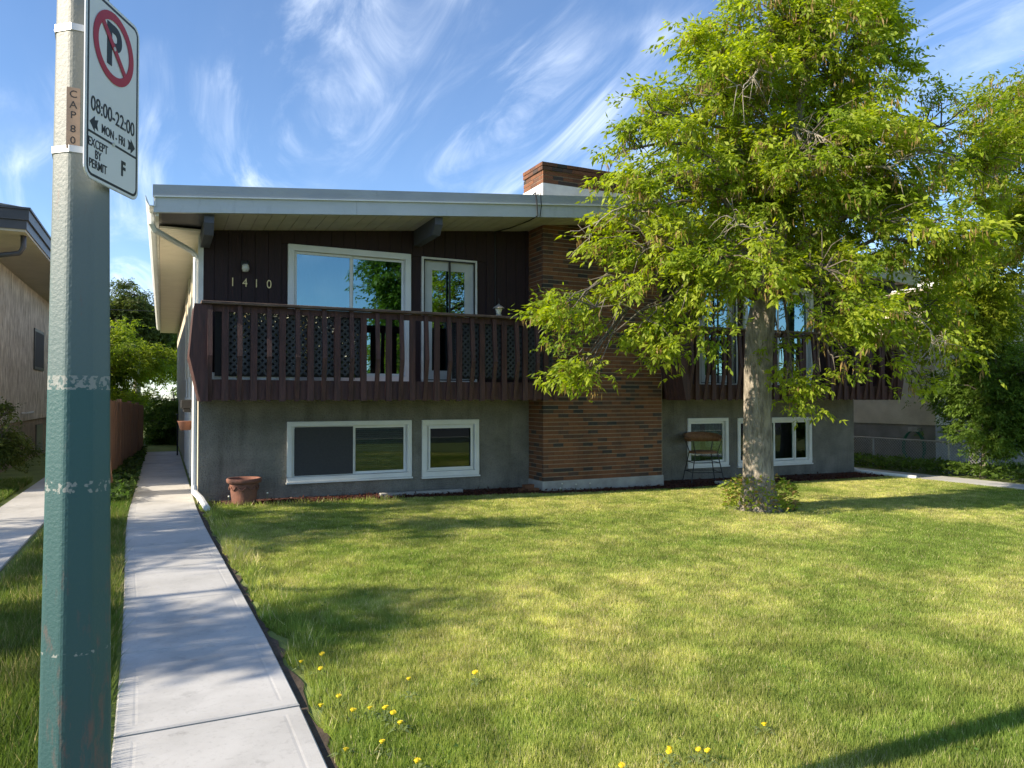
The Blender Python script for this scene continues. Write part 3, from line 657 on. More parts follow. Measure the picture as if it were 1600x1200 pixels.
for i in range(n):
    for j in range(4): ff.append((i * 4 + j, i * 4 + (j + 1) % 4, (i + 1) * 4 + (j + 1) % 4, (i + 1) * 4 + j))
ff += [(0, 1, 2, 3), (n * 4 + 3, n * 4 + 2, n * 4 + 1, n * 4)]
m.add(pts, ff); m.build('backrest', 'rattan', t_, smooth=True)
for su, sv in ((-1, -1), (1, -1), (1, 1), (-1, 1)):
    m = MB(); m.tube([sp(su * .215, sv * .20, .86), sp(su * .165, sv * .155, .62), sp(su * .25, sv * .23, 0)], .0105, 7); m.build('leg', 'black_metal', t_)
for z_, k_ in ((.23, .215), (.42, .19)):
    m = MB(); q = [sp(-k_, -k_ * .93, z_), sp(k_, -k_ * .93, z_), sp(k_, k_ * .93, z_), sp(-k_, k_ * .93, z_), sp(-k_, -k_ * .93, z_)]
    for a, b in zip(q[:-1], q[1:]): m.tube([a, b], .008, 6)
    m.build('footrest', 'black_metal', t_)
# loose bits on the bed
bx = [(5.28, -.50, 0), (5.42, -.58, .4), (5.34, -.53, .15)]
for i, (x, y, a) in enumerate(bx):
    m = MB(); z0 = float(gz(x, y)) + (.0 if i < 2 else .068)
    ca, sa = math.cos(a), math.sin(a); q = [(-.1, -.05), (.1, -.05), (.1, .05), (-.1, .05)]
    m.prism([(x + u * ca - v * sa, y + u * sa + v * ca, 0) for u, v in q], (0, 0, z0 - .01), (0, 0, z0 + .062))
    tag(m.build('loose_brick', 'brick', bevel=.005), ['loose red brick at the foot of the chimney, left one of the pile', 'loose red brick at the foot of the chimney, right one of the pile', 'loose red brick lying on top of the pile beside the chimney'][i], 'brick', 'loose bricks by the chimney')
m = MB(); m.box(2.75, 4.2, -.30, -.18, -.055, .02); tag(m.build('edging_board', 'concrete_old', bevel=.006), 'thin pale board lying in the mulch under the windows', 'board')
m = MB(); m.box(9.35, 9.75, -.98, -.72, -.14, -.05); tag(m.build('paver', 'concrete_old', bevel=.01), 'flat grey paver lying in the mulch near the bar stool', 'paver')

# mulch bed
m = MB(); front = [(.15, -.35), (.9, -.62), (2.7, -.62), (5.3, -.80), (5.6, -1.02), (8.3, -1.12), (9.5, -1.05), (11.5, -1.05), (14.2, -.9)]
for (xa, ya), (xb, yb) in zip(front[:-1], front[1:]):
    m.quad((xa, ya, float(gz(xa, 0)) - .012), (xb, yb, float(gz(xb, 0)) - .012), (xb, .05, float(gz(xb, 0)) + .02), (xa, .05, float(gz(xa, 0)) + .02))
struct(m.build('mulch_bed', 'mulch'))
fx = np.array([p[0] for p in front]); fy = np.array([p[1] for p in front])
n = 9000; px = rng.uniform(.6, 14.1, n); py = np.interp(px, fx, fy) * (rng.random(n) ** .8 * 1.04); pz = gz(px, py) + rng.random(n) * .035 - .005
keep = ~((px > CX0 - .03) & (px < CX1 + .03) & (py > CY - .03)); px, py, pz = px[keep], py[keep], pz[keep]
d = rng.normal(size=(len(px), 3)); d[:, 2] *= .35
v, c = leaf_quads(np.stack([px, py, pz], 1), d, .055, (.085, .032, .022), .6, .45, 2.0)
stuff(tag(fast_mesh('mulch_chips', v, 4, c, 'leaf'), 'red brown bark chips spread along the house wall', 'mulch'))

# side yard: wall lamp, pot, rail at the far end
m = MB(); m.box(-.20, -.003, 2.45, 2.62, 1.40, 1.56); m.box(-.16, -.03, 2.49, 2.58, 1.33, 1.40)
tag(m.build('side_lamp', 'black_metal', bevel=.01), 'black box lamp on the sunlit side wall', 'lamp')
m = MB(); m.lathe([(0, 0), (.08, 0), (.12, .14), (.13, .15), (.11, .15), (0, .12)], (-.15, 1.19, 1.06), 16)
tag(m.build('hanging_pot', 'terracotta', smooth=True), 'small red pot mounted on the side wall above the walk', 'pot')
t_ = thing('stair_rail', 'black handrail post at the far end of the side walk', 'railing', (-.12, 10.05, .0))
m = MB(); m.tube([(-.12, 10.05, 0), (-.12, 10.05, 1.15)], .02, 6); m.build('post', 'black_metal', t_)
m = MB(); m.tube([(-.12, 10.05, 1.13), (-.12, 12.0, 1.1)], .02, 6); m.build('rail', 'black_metal', t_)
for i in range(5):
    m = MB(); m.box(-.035, -.004, 2.9 + i * .9, 3.0 + i * .9, .1, 2.0 if i % 2 else 1.6); m.build('trim_board', 'white_paint', sw)

# ------------------------------------------------------------------ street pole and sign
fwd = Vector((math.sin(R(25.4)), math.cos(R(25.4)), 0)); rgt = Vector((math.cos(R(25.4)), -math.sin(R(25.4)), 0))
PB = Vector((-.709, -9.792, 0)); pole = thing('lamp_post', 'tall octagonal metal post, green below and grey above, beside the walk', 'post', (PB.x, PB.y, -.02))
def oct_ring(w, z, rot):
    r_ = w / 2 / math.cos(math.pi / 8); return [(PB.x + r_ * math.cos(rot + math.pi / 4 * i), PB.y + r_ * math.sin(rot + math.pi / 4 * i), z) for i in range(8)]
# one face looks 29 degrees to the right of the line towards the viewer's side
na = math.atan2((-fwd).y, (-fwd).x) + R(29.3); rot0 = na + math.pi / 8
m = MB(); zs = [-.02, 0.4, 0.9, 1.4, 1.9, 2.4, 2.9, 4, 7.5]; vv = []
def round_ring(w, z):      # octagon with softened corners
    q = oct_ring(w, z, rot0); out = []
    for i in range(8):
        c = Vector(q[i]); a = (Vector(q[i - 1]) - c).normalized(); b = (Vector(q[(i + 1) % 8]) - c).normalized(); e = .011
        p0, p2 = c + a * e, c + b * e
        for t in (0, .33, .67, 1): out.append(tuple(p0 * (1 - t) ** 2 + c * 2 * t * (1 - t) + p2 * t * t))
    return out
for z in zs: vv += round_ring(.173 - .022 * (z - .57), z)
ff = [(i * 32 + j, i * 32 + (j + 1) % 32, (i + 1) * 32 + (j + 1) % 32, (i + 1) * 32 + j) for i in range(len(zs) - 1) for j in range(32)] + [tuple(32 * (len(zs) - 1) + j for j in range(32))]
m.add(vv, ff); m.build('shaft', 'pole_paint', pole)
m = MB(); m.lathe([(0, -.02), (.22, -.02), (.22, .01), (.15, .03), (0, .03)], (PB.x, PB.y, 0), 16); m.build('base_plate', 'galvanised', pole)
for z in (2.608, 2.273):
    m = MB(); a = oct_ring(.173 - .022 * (z - .57) + .006, z - .009, rot0); b = oct_ring(.173 - .022 * (z - .57) + .006, z + .009, rot0)
    m.add(a + b, [(j, (j + 1) % 8, 8 + (j + 1) % 8, 8 + j) for j in range(8)] + [tuple(range(8))[::-1], tuple(range(8, 16))]); m.build('strap', 'strap_steel', pole)
# sticker strip with letters on the shaded face
fn = Vector((math.cos(na), math.sin(na), 0)); ft = Vector((-math.sin(na), math.cos(na), 0))
def face_pt(u, z, out=0): return Vector((PB.x, PB.y, 0)) + fn * ((.173 - .022 * (z - .57)) / 2 + out) + ft * u + Vector((0, 0, z))
for zc_, h in ((2.392, .048), (2.308, .036)):
    m = MB(); a = [face_pt(-.036, zc_ - h, .0006), face_pt(-.004, zc_ - h, .0006), face_pt(-.004, zc_ + h, .0006), face_pt(-.036, zc_ + h, .0006)]
    m.prism(a, (0, 0, 0), fn * .0012); m.build('sticker', 'sticker', pole)
for ch, z in (('cC', 2.421), ('cA', 2.392), ('cP', 2.364), ('cB', 2.326), ('cO', 2.295)):
    M = Matrix.Translation(face_pt(-.020, z, .0024)) @ Matrix(((ft.x, 0, fn.x, 0), (ft.y, 0, fn.y, 0), (0, 1, 0, 0), (0, 0, 0, 1))) @ Matrix.Scale(.6, 4)
    put_text(ch, 'sticker_letter', 'black_metal', pole, M)
# sign
sdir = Vector((math.sin(R(26.9)), math.cos(R(26.9)), 0)); snor = Vector((sdir.y, -sdir.x, 0))
SO = Vector((-.6897, -9.9578, 2.179)); SWD, SHT = .30, .585
sign = thing('parking_sign', 'white no parking sign with red ring strapped to the octagonal post', 'sign', tuple(SO))
SM = Matrix(((sdir.x, 0, snor.x, SO.x), (sdir.y, 0, snor.y, SO.y), (0, 1, 0, SO.z), (0, 0, 0, 1))) @ Matrix.Scale(.88, 4)   # u, v, out -> world
def S3(u, v, w=0): return SM @ Vector((u, v, w))
def rrect(a, b, c, d, r_, n=6):
    pts = []
    for cx, cy, s in ((b - r_, d - r_, 0), (a + r_, d - r_, 90), (a + r_, c + r_, 180), (b - r_, c + r_, 270)):
        for i in range(n + 1): t = R(s + 90 * i / n); pts.append((cx + r_ * math.cos(t), cy + r_ * math.sin(t)))
    return pts
def plate(name, pts, w0, w1, mt, par):
    m = MB(); m.prism([S3(u, v) for u, v in pts], snor * w0, snor * w1); return m.build(name, mt, par)
def ring_plate(name, outer, inner, w0, w1, mt, par):
    n = len(outer); m = MB()
    v = [S3(*p, w1) for p in outer] + [S3(*p, w1) for p in inner] + [S3(*p, w0) for p in outer] + [S3(*p, w0) for p in inner]
    f = []
    for i in range(n):
        j = (i + 1) % n; f += [(i, j, n + j, n + i), (2 * n + i, 3 * n + i, 3 * n + j, 2 * n + j), (i, 2 * n + i, 2 * n + j, j), (n + i, n + j, 3 * n + j, 3 * n + i)]
    m.add(v, f); return m.build(name, mt, par)
plate('backing_sheet', rrect(0, SWD, 0, SHT, .035), -.003, 0, 'aluminium', sign)
panel = plate('sign_face', rrect(.002, SWD - .002, .002, SHT - .002, .033), 0, .0008, 'sign_white', sign)
ring_plate('border', rrect(.010, SWD - .010, .010, SHT - .010, .028), rrect(.018, SWD - .018, .018, SHT - .018, .021), .0008, .0014, 'sign_black', sign)
circ = lambda r_, n=48: [(.148 + r_ * math.cos(2 * math.pi * i / n), .447 + r_ * math.sin(2 * math.pi * i / n)) for i in range(n)]
ring_plate('red_ring', circ(.112), circ(.086), .0024, .0032, 'sign_red', sign)
plate('red_slash', [(.148 - .0685, .447 + .0545), (.148 - .0545, .447 + .0685), (.148 + .0685, .447 - .0545), (.148 + .0545, .447 - .0685)][::-1], .0026, .0034, 'sign_red', sign)
plate('divider', [(.017, .139), (SWD - .017, .139), (SWD - .017, .146), (.017, .146)], .0008, .0014, 'sign_black', sign)
def stext(key, u, v): put_text(key, 'lettering', 'sign_black', sign, SM @ Matrix.Translation((u, v, .0012)))
stext('P', .146, .447); stext('hours', .150, .229); stext('days', .150, .170); stext('EXCEPT', .068, .111); stext('BY', .068, .079); stext('PERMIT', .068, .047); stext('F', .206, .080)
for u0, s in ((.024, 1), (SWD - .024, -1)):
    a = [(0, 0), (.026, .024), (.026, .011), (.044, .017), (.038, 0), (.044, -.017), (.026, -.011), (.026, -.024)]
    q = [(u0 + s * u, .172 + v) for u, v in a]; plate('arrow', q if s < 0 else q[::-1], .0008, .0014, 'sign_black', sign)
for v in (.447, .143):
    m = MB(); m.tube([S3(.148, v, .001), S3(.148, v, .005)], .006, 8); m.build('bolt', 'strap_steel', sign)
for v in (.12, .45):
    m = MB(); m.prism([S3(.12, v), S3(.18, v), S3(.18, v + .05), S3(.12, v + .05)], snor * -.022, snor * -.003); m.build('bracket', 'aluminium', sign)

# ------------------------------------------------------------------ left neighbour
nh = thing('neighbour_house', 'neighbouring house at left with swept cream stucco and dark roof edge', 'house', (-3.6, 4, 0))
m = MB(); m.box(-14, -3.6, 4.0, 18, 1.02, 4.43); m.build('upper_wall', 'stucco_swept', nh)
m = MB(); m.box(-13.98, -3.63, 4.03, 17.97, -.3, 1.02); m.build('lower_wall', 'stucco_tan', nh)
m = MB(); m.box(-15, -2.64, 2.74, 19, 4.43, 4.47); m.build('soffit', 'soffit_tan', nh)
m = MB(); m.box(-15, -2.62, 2.72, 19, 4.47, 4.62); rf = m.build('roof_edge', 'dark_fascia', nh)
m = MB(); m.box(-15, -2.585, 2.685, 19, 4.625, 4.80); m.build('fascia_board', 'dark_fascia', nh)
m = MB(); m.box(-15, -2.56, 2.66, 19, 4.803, 4.84); m.build('drip_edge', 'dark_fascia', nh)
m = MB(); m.add([(-15, 2.7, 4.84), (-2.6, 2.7, 4.84), (-2.6, 19, 4.84), (-15, 19, 4.84), (-8.8, 2.7, 5.5), (-8.8, 19, 5.5)], [(0, 1, 4), (1, 2, 5, 4), (2, 3, 5), (3, 0, 4, 5)]); m.build('roof', 'roof_gravel', nh)
m = MB(); m.tube([(-2.72, 3.1, 4.44), (-2.72, 3.1, 4.22), (-2.78, 3.1, 4.12), (-3.5, 3.15, 3.98), (-3.56, 3.9, 3.9)], .045, 8); m.build('downspout', 'dark_fascia', nh, smooth=True)
m = MB(); m.box(-3.62, -3.57, 10.9, 12.6, 2.35, 3.45); wn = m.build('window', 'dark_fascia', nh); m = MB(); m.box(-3.6, -3.566, 11.0, 12.5, 2.43, 3.37); m.build('pane', 'screen_grey', wn)
m = MB(); m.box(-3.64, -3.60, 11.6, 12.8, .1, .85); wn = m.build('window', 'dark_fascia', nh)
m = MB(); m.tube([(-3.6, 9.2, 1.22), (-3.50, 9.2, 1.22), (-3.50, 10.3, 1.22), (-3.6, 10.3, 1.22)], .02, 6); m.build('pipe', 'white_paint', nh)

# plank fence beside the walk
fence = thing('plank_fence', 'brown wooden board fence along the left of the side walk', 'fence', (-1.3, 3, 0))
A, B = Vector((-1.42, 3.0, 0)), Vector((-1.02, 12.2, 0)); n = 62; dirv = (B - A) / n; pn = Vector((dirv.y, -dirv.x, 0)).normalized()
for i in range(n):
    p = A + dirv * i; q = p + dirv * .965; h = 1.56 - .2 * i / n + random.uniform(-.012, .012); tl = random.uniform(-.006, .006)
    m = MB(); m.prism([(p.x, p.y, .03), (q.x, q.y, .03), (q.x + tl, q.y, h), (p.x + tl, p.y, h)], pn * 0, pn * .02); m.build('board', 'fence_wood', fence)
for z in (.35, 1.2):
    m = MB(); m.prism([(A.x, A.y, z), (B.x, B.y, z), (B.x, B.y, z + .09), (A.x, A.y, z + .09)], pn * -.045, pn * -.002); m.build('rail', 'fence_wood', fence)
for i in range(0, n + 1, 16):
    p = A + dirv * min(i, n); m = MB(); m.box(p.x - .05, p.x + .04, p.y - .045, p.y + .045, 0, 1.62 - .2 * i / n); m.build('post', 'fence_wood' if i else 'white_paint', fence)
t_ = thing('leaning_panel', 'broken brown fence panel leaning beside the walk', 'panel', (-1.25, 1.4, 0))
for i in range(4):
    m = MB(); y0 = 1.2 + i * .16; m.prism([(-1.30 + .02 * i, y0, .0), (-1.30 + .02 * i, y0 + .14, .0), (-1.46 + .02 * i, y0 + .10, 1.72 - .05 * i), (-1.46 + .02 * i, y0 - .04, 1.72 - .05 * i)], (0, 0, 0), (.022, 0, 0)); m.build('board', 'fence_wood', t_)
m = MB(); m.prism([(-1.31, 1.15, .25), (-1.26, 1.9, .25), (-1.26, 1.9, .34), (-1.31, 1.15, .34)], (-.05, 0, 0), (-.012, 0, 0)); m.build('rail', 'fence_wood', t_)

# ------------------------------------------------------------------ right neighbour, chain fence, hose
rh = thing('neighbour_house', 'neighbouring house at right behind the tree, cream over grey stucco', 'house', (17.5, .3, -.3))
m = MB(); m.box(17.5, 30, .3, 14, .88, 4.3); m.build('upper_wall', 'stucco_cream', rh)
m = MB(); m.box(17.53, 29.97, .33, 13.97, -.6, .88); m.build('lower_wall', 'stucco_dusk', rh)
m = MB(); m.box(16.85, 30.6, -.45, 14.6, 4.30, 4.36); m.build('soffit', 'soffit_tan', rh)
m = MB(); m.box(16.82, 30.63, -.48, 14.63, 4.362, 4.52); m.build('gutter', 'white_vinyl', rh)
m = MB(); m.add([(16.8, -.5, 4.52), (30.6, -.5, 4.52), (30.6, 14.6, 4.52), (16.8, 14.6, 4.52), (20.5, 6.5, 6.2), (26.5, 6.5, 6.2)], [(0, 1, 5, 4), (1, 2, 5), (2, 3, 4, 5), (3, 0, 4)]); m.build('roof', 'roof_brown', rh)
m = MB(); m.tube([(17.48, 3.1, 2.2), (17.47, 2.9, 1.5), (17.47, 3.0, .6)], .012, 5); m.build('cable', 'cable', rh)
t_ = thing('garden_hose', 'coiled green garden hose hanging on the grey wall at right', 'hose', (17.5, .85, .7))
m = MB()
for i in range(7):
    pts = []; w_ = .30 + random.uniform(-.04, .03); hh = .44 + random.uniform(-.05, .06)
    for j in range(21):
        a = 2 * math.pi * j / 20; pts.append((17.42 - .02 * (i % 3), .85 + w_ * math.sin(a), .72 - hh + hh * math.cos(a)))
    m.tube(pts, .014, 6, cap=False)
m.build('coil', 'hose_green', t_, smooth=True)
m = MB(); m.box(17.36, 17.53, .72, .98, .70, .82); m.build('hanger', 'concrete_old', t_)
cf = thing('chain_link_fence', 'low galvanised chain link fence between the houses at right', 'fence', (16.3, 0, -.3))
m = MB(); m.tube([(16.3, -2.6, .545), (16.3, 5, .545)], .021, 8); m.build('top_rail', 'galvanised', cf)
for y in (-2.6, -.85, 1.2, 3.2, 5):
    m = MB(); m.tube([(16.3, y, -.4), (16.3, y, .56)], .025, 8); m.build('post', 'galvanised', cf)
m = MB(); p = .075; z0, z1 = -.35, .53; t = -.9
while t < 7.6:
    for sg in (1, -1):
        a0, a1 = max(0, t), min(7.6, t + (z1 - z0))
        if a1 > a0:
            za, zb = z0 + a0 - t, z0 + a1 - t
            if sg < 0: za, zb = z1 + z0 - za, z1 + z0 - zb
            m.tube([(16.3 + sg * .004, -2.6 + a0, za), (16.3 + sg * .004, -2.6 + a1, zb)], .0035, 4, cap=False)
    t += p
stuff(m.build('wire_mesh', 'galvanised', cf))
m = MB(); m.tube([(14.18, .3, -.03), (14.2, -.1, -.12), (14.24, -1.5, -.135)], .045, 8); tag(m.build('drain_pipe', 'white_vinyl', smooth=True), 'white drain pipe lying on the ground at the right corner of the house', 'pipe')

# power line behind
m = MB(); m.tube([(-30, 33, 6.7), (-10, 33.5, 6.35), (4, 34, 6.5)], .018, 5); tag(m.build('power_line', 'cable'), 'thin overhead wire crossing the sky behind the houses', 'wire')

# ------------------------------------------------------------------ trees
def tree(name, label, base, trunk, blobs, nspray, leaf, cols, seeds=0.0, limb_r=.05, sucker=0, group=None, dead=(), leaves_per=5, droop=.35, bark='bark', cat='tree', limbs=True, fork_z=None):
    fork_z = base[2] + .45 * (trunk[-1][2] - base[2]) * .8 if fork_z is None else fork_z
    t = thing(name, label, cat, tuple(base), group)
    m = MB(); m.tube([p[:3] for p in trunk], [p[3] for p in trunk], 14); tr = m.build('trunk', bark, t, smooth=True)
    axis = [Vector(p[:3]) for p in trunk]
    m = MB()
    if limbs:
        for bx_, by_, bz_, rx, rz in blobs:
            c = Vector((bx_, by_, bz_)); cand = [p for p in axis if p.z > fork_z and p.z < c.z + 1.6] or [p for p in axis if p.z > fork_z][:1]
            s = min(cand, key=lambda p: (p - c).length + .5 * abs(p.z - (c.z - .8)))
            mid = (s + c) / 2 + Vector((random.uniform(-.2, .2), random.uniform(-.2, .2), .22 * (c - s).length + max(0, (s.z - c.z) * .45)))
            r0 = limb_r * min(1.0, .45 + .25 * (c - s).length); m.tube([s, (s + mid) / 2 + Vector((0, 0, .04)), mid, (mid + c) / 2 + Vector((0, 0, .05)), c], [r0, r0 * .8, r0 * .6, r0 * .42, r0 * .2], 6)
            for q in range(6):
                dv = Vector(rng.normal(size=3)); dv.normalize(); e = c + Vector((dv.x * rx, dv.y * rx, dv.z * rz)) * .85; st = mid.lerp(c, random.uniform(.3, 1))
                m.tube([st, (st + e) / 2 + Vector((0, 0, .1)), e], [r0 * .28, r0 * .18, .004], 5)
        m.build('limbs', 'bark_limb', t, smooth=True)
    B = np.array(blobs); vol = B[:, 3] ** 2 * B[:, 4]; pr = vol ** .8 / (vol ** .8).sum()
    idx = rng.choice(len(B), nspray, p=pr); u = rng.normal(size=(nspray, 3)); u /= np.linalg.norm(u, axis=1)[:, None]
    ncl = max(12, nspray // 11); ci = rng.choice(len(B), ncl, p=pr); cu = rng.normal(size=(ncl, 3)); cu /= np.linalg.norm(cu, axis=1)[:, None]
    cr_ = rng.random((ncl, 1)) ** .4 * (1 + .16 * rng.normal(size=(ncl, 1)))
    cc_ = B[ci, :3] + cu * cr_ * np.stack([B[ci, 3], B[ci, 3], B[ci, 4]], 1)
    which = rng.integers(0, ncl, nspray); u = cu[which] * .6 + u * .6; csz = (leaf / .105) * (.55 + .9 * rng.random(ncl))[which]
    off = rng.normal(size=(nspray, 3)) * np.array([.17, .17, .07]) * csz[:, None]; off[:, 2] -= .55 * np.linalg.norm(off[:, :2], axis=1)
    sp_ = cc_[which] + off
    if limbs:
        tw = MB()
        for k in range(ncl):
            c0 = Vector(B[ci[k], :3]); c1 = Vector(cc_[k]); L_ = (c1 - c0).length; md = (c0 + c1) / 2 + Vector((0, 0, .12 * L_)) + Vector(rng.normal(size=3)) * .04 * L_
            tw.tube([c0, md, c1], [.012, .008, .003], 4, cap=False)
        stuff(tw.build('twigs', 'bark_limb', t))
    ax = np.array(base[:2]); out = sp_.copy(); out[:, :2] -= ax; out[:, 2] = 0; out /= np.linalg.norm(out, axis=1)[:, None] + 1e-6
    out = out * .7 + u * .8; out[:, 2] -= droop * .6
    tone = np.clip(rng.random(ncl)[which] * .75 + rng.random(nspray) * .35, 0, 1)[:, None]; colA, colB = np.array(cols[0]), np.array(cols[1]); sc = colA + (colB - colA) * tone
    V, C = [], []
    for k in range(leaves_per):
        a = rng.normal(size=(nspray, 3)) * .75 + out; a[:, 2] -= droop * .5; a /= np.linalg.norm(a, axis=1)[:, None]
        st = sp_ + out * (rng.random((nspray, 1)) - .4) * leaf * 2.6 + rng.normal(size=(nspray, 3)) * leaf * .55
        side = np.cross(a, [0, 0, 1.]); side /= np.linalg.norm(side, axis=1)[:, None] + 1e-6
        for (f_, s_, L_) in ((1.0, 0, 1.0), (.55, .8, .85), (.55, -.8, .85), (.1, .95, .75), (.1, -.95, .75)):
            p = st + a * leaf * f_ * 1.05; d = a * (1 - abs(s_) * .45) + side * s_ + np.array([0, 0, -droop * .9]) + rng.normal(size=(nspray, 3)) * .18
            v, c = leaf_quads(p, d, leaf * L_ * (.75 + .5 * tone), sc, .22, .42, 2.2); V.append(v); C.append(c)
    fast_mesh('crown', np.concatenate(V), 4, np.concatenate(C), 'leaf', t)
    if seeds:
        ns = int(nspray * seeds); ii = rng.choice(nspray, ns, replace=False); V, C = [], []
        for k in range(7):
            p = sp_[ii] + rng.normal(size=(ns, 3)) * [.055, .055, .03] - [0, 0, .04]; d = rng.normal(size=(ns, 3)) * .16 + [0, 0, -1]
            v, c = leaf_quads(p, d, .12, (.30, .205, .075), .35, .16, 0, .05); V.append(v); C.append(c)
        fast_mesh('seed_clusters', np.concatenate(V), 4, np.concatenate(C), 'leaf', t)
    for pts, r0 in dead:
        m = MB(); L0_ = [Vector(p) for p in pts]; L = []
        for a_, b_ in zip(L0_[:-1], L0_[1:]):
            for q in range(3): L.append(a_.lerp(b_, q / 3) + Vector(rng.normal(size=3)) * .035)
        L.append(L0_[-1]); n_ = len(L); r0 *= .62; m.tube(L, [r0 * (1 - .75 * i / (n_ - 1)) for i in range(n_)], 6)
        for q in range(14):
            i = random.randint(1, n_ - 1); s = L[i - 1].lerp(L[i], random.random()); main = (L[i] - L[i - 1]).normalized(); dv = (main * .8 + Vector(rng.normal(size=3)) * .6 + Vector((0, 0, -.35))).normalized(); ln = random.uniform(.2, .55)
            k1 = s + dv * ln * .5 + Vector(rng.normal(size=3)) * .04; k2 = s + dv * ln + Vector((0, 0, -.14)) + Vector(rng.normal(size=3)) * .05; m.tube([s, (s + k1) / 2 + Vector((0, 0, .03)), k1, (k1 + k2) / 2 + Vector((0, 0, .02)), k2], [r0 * .4, r0 * .33, r0 * .27, r0 * .2, .002], 5)
            for w_ in range(2):
                e = k1 + (dv + Vector(rng.normal(size=3)) * .7).normalized() * ln * .45; m.tube([k1, e], [r0 * .2, .0025], 4)
        m.build('dead_branch', 'bark_dead', t, smooth=True)
    return t
TB = (7.72, -3.62, -.09)
blobs = [(8.09, -3.95, 7.26, 1.46, 0.88), (9.08, -3.97, 6.75, 1.21, 1.11), (6.9, -3.8, 6.02, 1.03, 0.89), (5.67, -3.77, 5.59, 0.63, 0.54), (5.25, -3.67, 5.02, 0.4, 0.53), (5.94, -3.98, 4.62, 0.84, 0.67), (7.68, -4.38, 5.02, 1.29, 1.01), (8.94, -4.76, 5.08, 1.03, 0.85), (5.36, -4.02, 3.59, 0.65, 0.56), (5.34, -3.91, 4.13, 0.57, 0.39), (6.37, -4.39, 3.52, 0.87, 0.65), (4.59, -3.97, 2.78, 0.75, 0.42), (4.02, -3.81, 2.6, 0.41, 0.29), (5.25, -4.17, 2.62, 0.67, 0.42), (4.36, -3.96, 1.98, 0.31, 0.26), (5.59, -4.21, 2.2, 0.26, 0.21), (6.22, -4.3, 2.65, 0.57, 0.39), (7.63, -4.98, 3.35, 0.65, 0.61), (7.86, -5.19, 2.64, 0.69, 0.47), (8.68, -5.23, 2.05, 0.44, 0.31), (7.63, -5.07, 2.13, 0.39, 0.24), (8.99, -5.42, 3.91, 0.89, 0.62), (9.94, -5.42, 3.64, 0.65, 0.65), (9.98, -5.04, 5.63, 0.77, 0.67), (10.79, -5.19, 5.12, 0.68, 0.58), (8.32, -3.23, 4.61, 1.24, 0.93), (9.87, -3.53, 4.71, 1.28, 0.96), (9.82, -4.91, 2.95, 0.67, 0.57), (7.55, -4.47, 1.79, 0.2, 0.23), (7.84, -3.96, 2.37, 0.33, 0.29), (9.38, -5.12, 1.73, 0.18, 0.17), (7.2, -3.75, 6.97, 0.67, 0.67), (9.44, -4.16, 7.56, 0.61, 0.61), (7.39, -3.24, 4.81, 0.9, 0.8), (8.3, -4.0, 8.3, 1.1, .8), (8.2, -2.6, 6.2, 1.2, 1.0), (9.6, -2.8, 6.0, 1.1, .9)]
trunk = [(7.72, -3.62, -.12, .36), (7.72, -3.62, .05, .285), (7.71, -3.62, .35, .235), (7.69, -3.63, 1.0, .215), (7.67, -3.66, 1.9, .205), (7.66, -3.72, 2.6, .215), (7.68, -3.78, 3.0, .19), (7.85, -3.79, 3.6, .165), (8.0, -3.8, 4.4, .14), (8.2, -3.84, 5.4, .10), (8.45, -3.9, 6.5, .06), (8.5, -3.95, 7.6, .025)]
dead = [([(6.9, -4.1, 4.7), (6.1, -4.05, 4.75), (5.6, -3.85, 4.55), (5.0, -3.75, 4.05), (4.4, -3.66, 3.82)], .03),
        ([(7.3, -4.2, 5.9), (7.0, -4.6, 6.0), (6.6, -4.8, 5.95), (6.3, -4.85, 5.6)], .035), ([(7.5, -4.4, 5.6), (7.6, -4.9, 5.2), (7.95, -5.2, 4.8)], .03),
        ([(8.3, -4.6, 4.9), (8.55, -5.3, 4.75), (8.9, -5.5, 4.95), (9.4, -5.7, 4.85)], .035), ([(7.7, -3.95, 3.4), (7.75, -4.5, 3.55), (7.85, -4.75, 3.25), (8.1, -4.8, 3.1)], .03),
        ([(6.9, -4.1, 3.9), (6.6, -4.9, 3.9), (6.3, -5.0, 3.75), (5.9, -4.95, 3.9)], .025), ([(8.6, -4.8, 2.9), (8.9, -5.5, 2.6), (9.2, -5.65, 2.35)], .022)]
main = tree('maple_tree', 'large leafy maple with thick grey trunk in the front lawn', TB, trunk, blobs, 7200, .092, ((.15, .235, .024), (.36, .42, .042)), seeds=.30, dead=dead, leaves_per=5, fork_z=2.7)
# shoots round the base of the trunk
n = 1000; a = rng.uniform(0, 6.28, n); r_ = .20 + .34 * rng.random(n) ** .8; hgt = .42 * rng.random(n) * (1.15 - r_)
p = np.stack([TB[0] + r_ * np.cos(a), TB[1] + r_ * np.sin(a), TB[2] + .02 + hgt * 1.3], 1)
d = np.stack([np.cos(a), np.sin(a), .3 * np.ones(n)], 1) + rng.normal(size=(n, 3)) * .6
cc = np.where(rng.random((n, 1)) < .25, np.array([[.36, .25, .09]]), np.array([[.27, .34, .045]]))
v, c = leaf_quads(p, d, .075, cc, .3, .5, 1.0); stuff(fast_mesh('basal_shoots', v, 4, c, 'leaf', main))

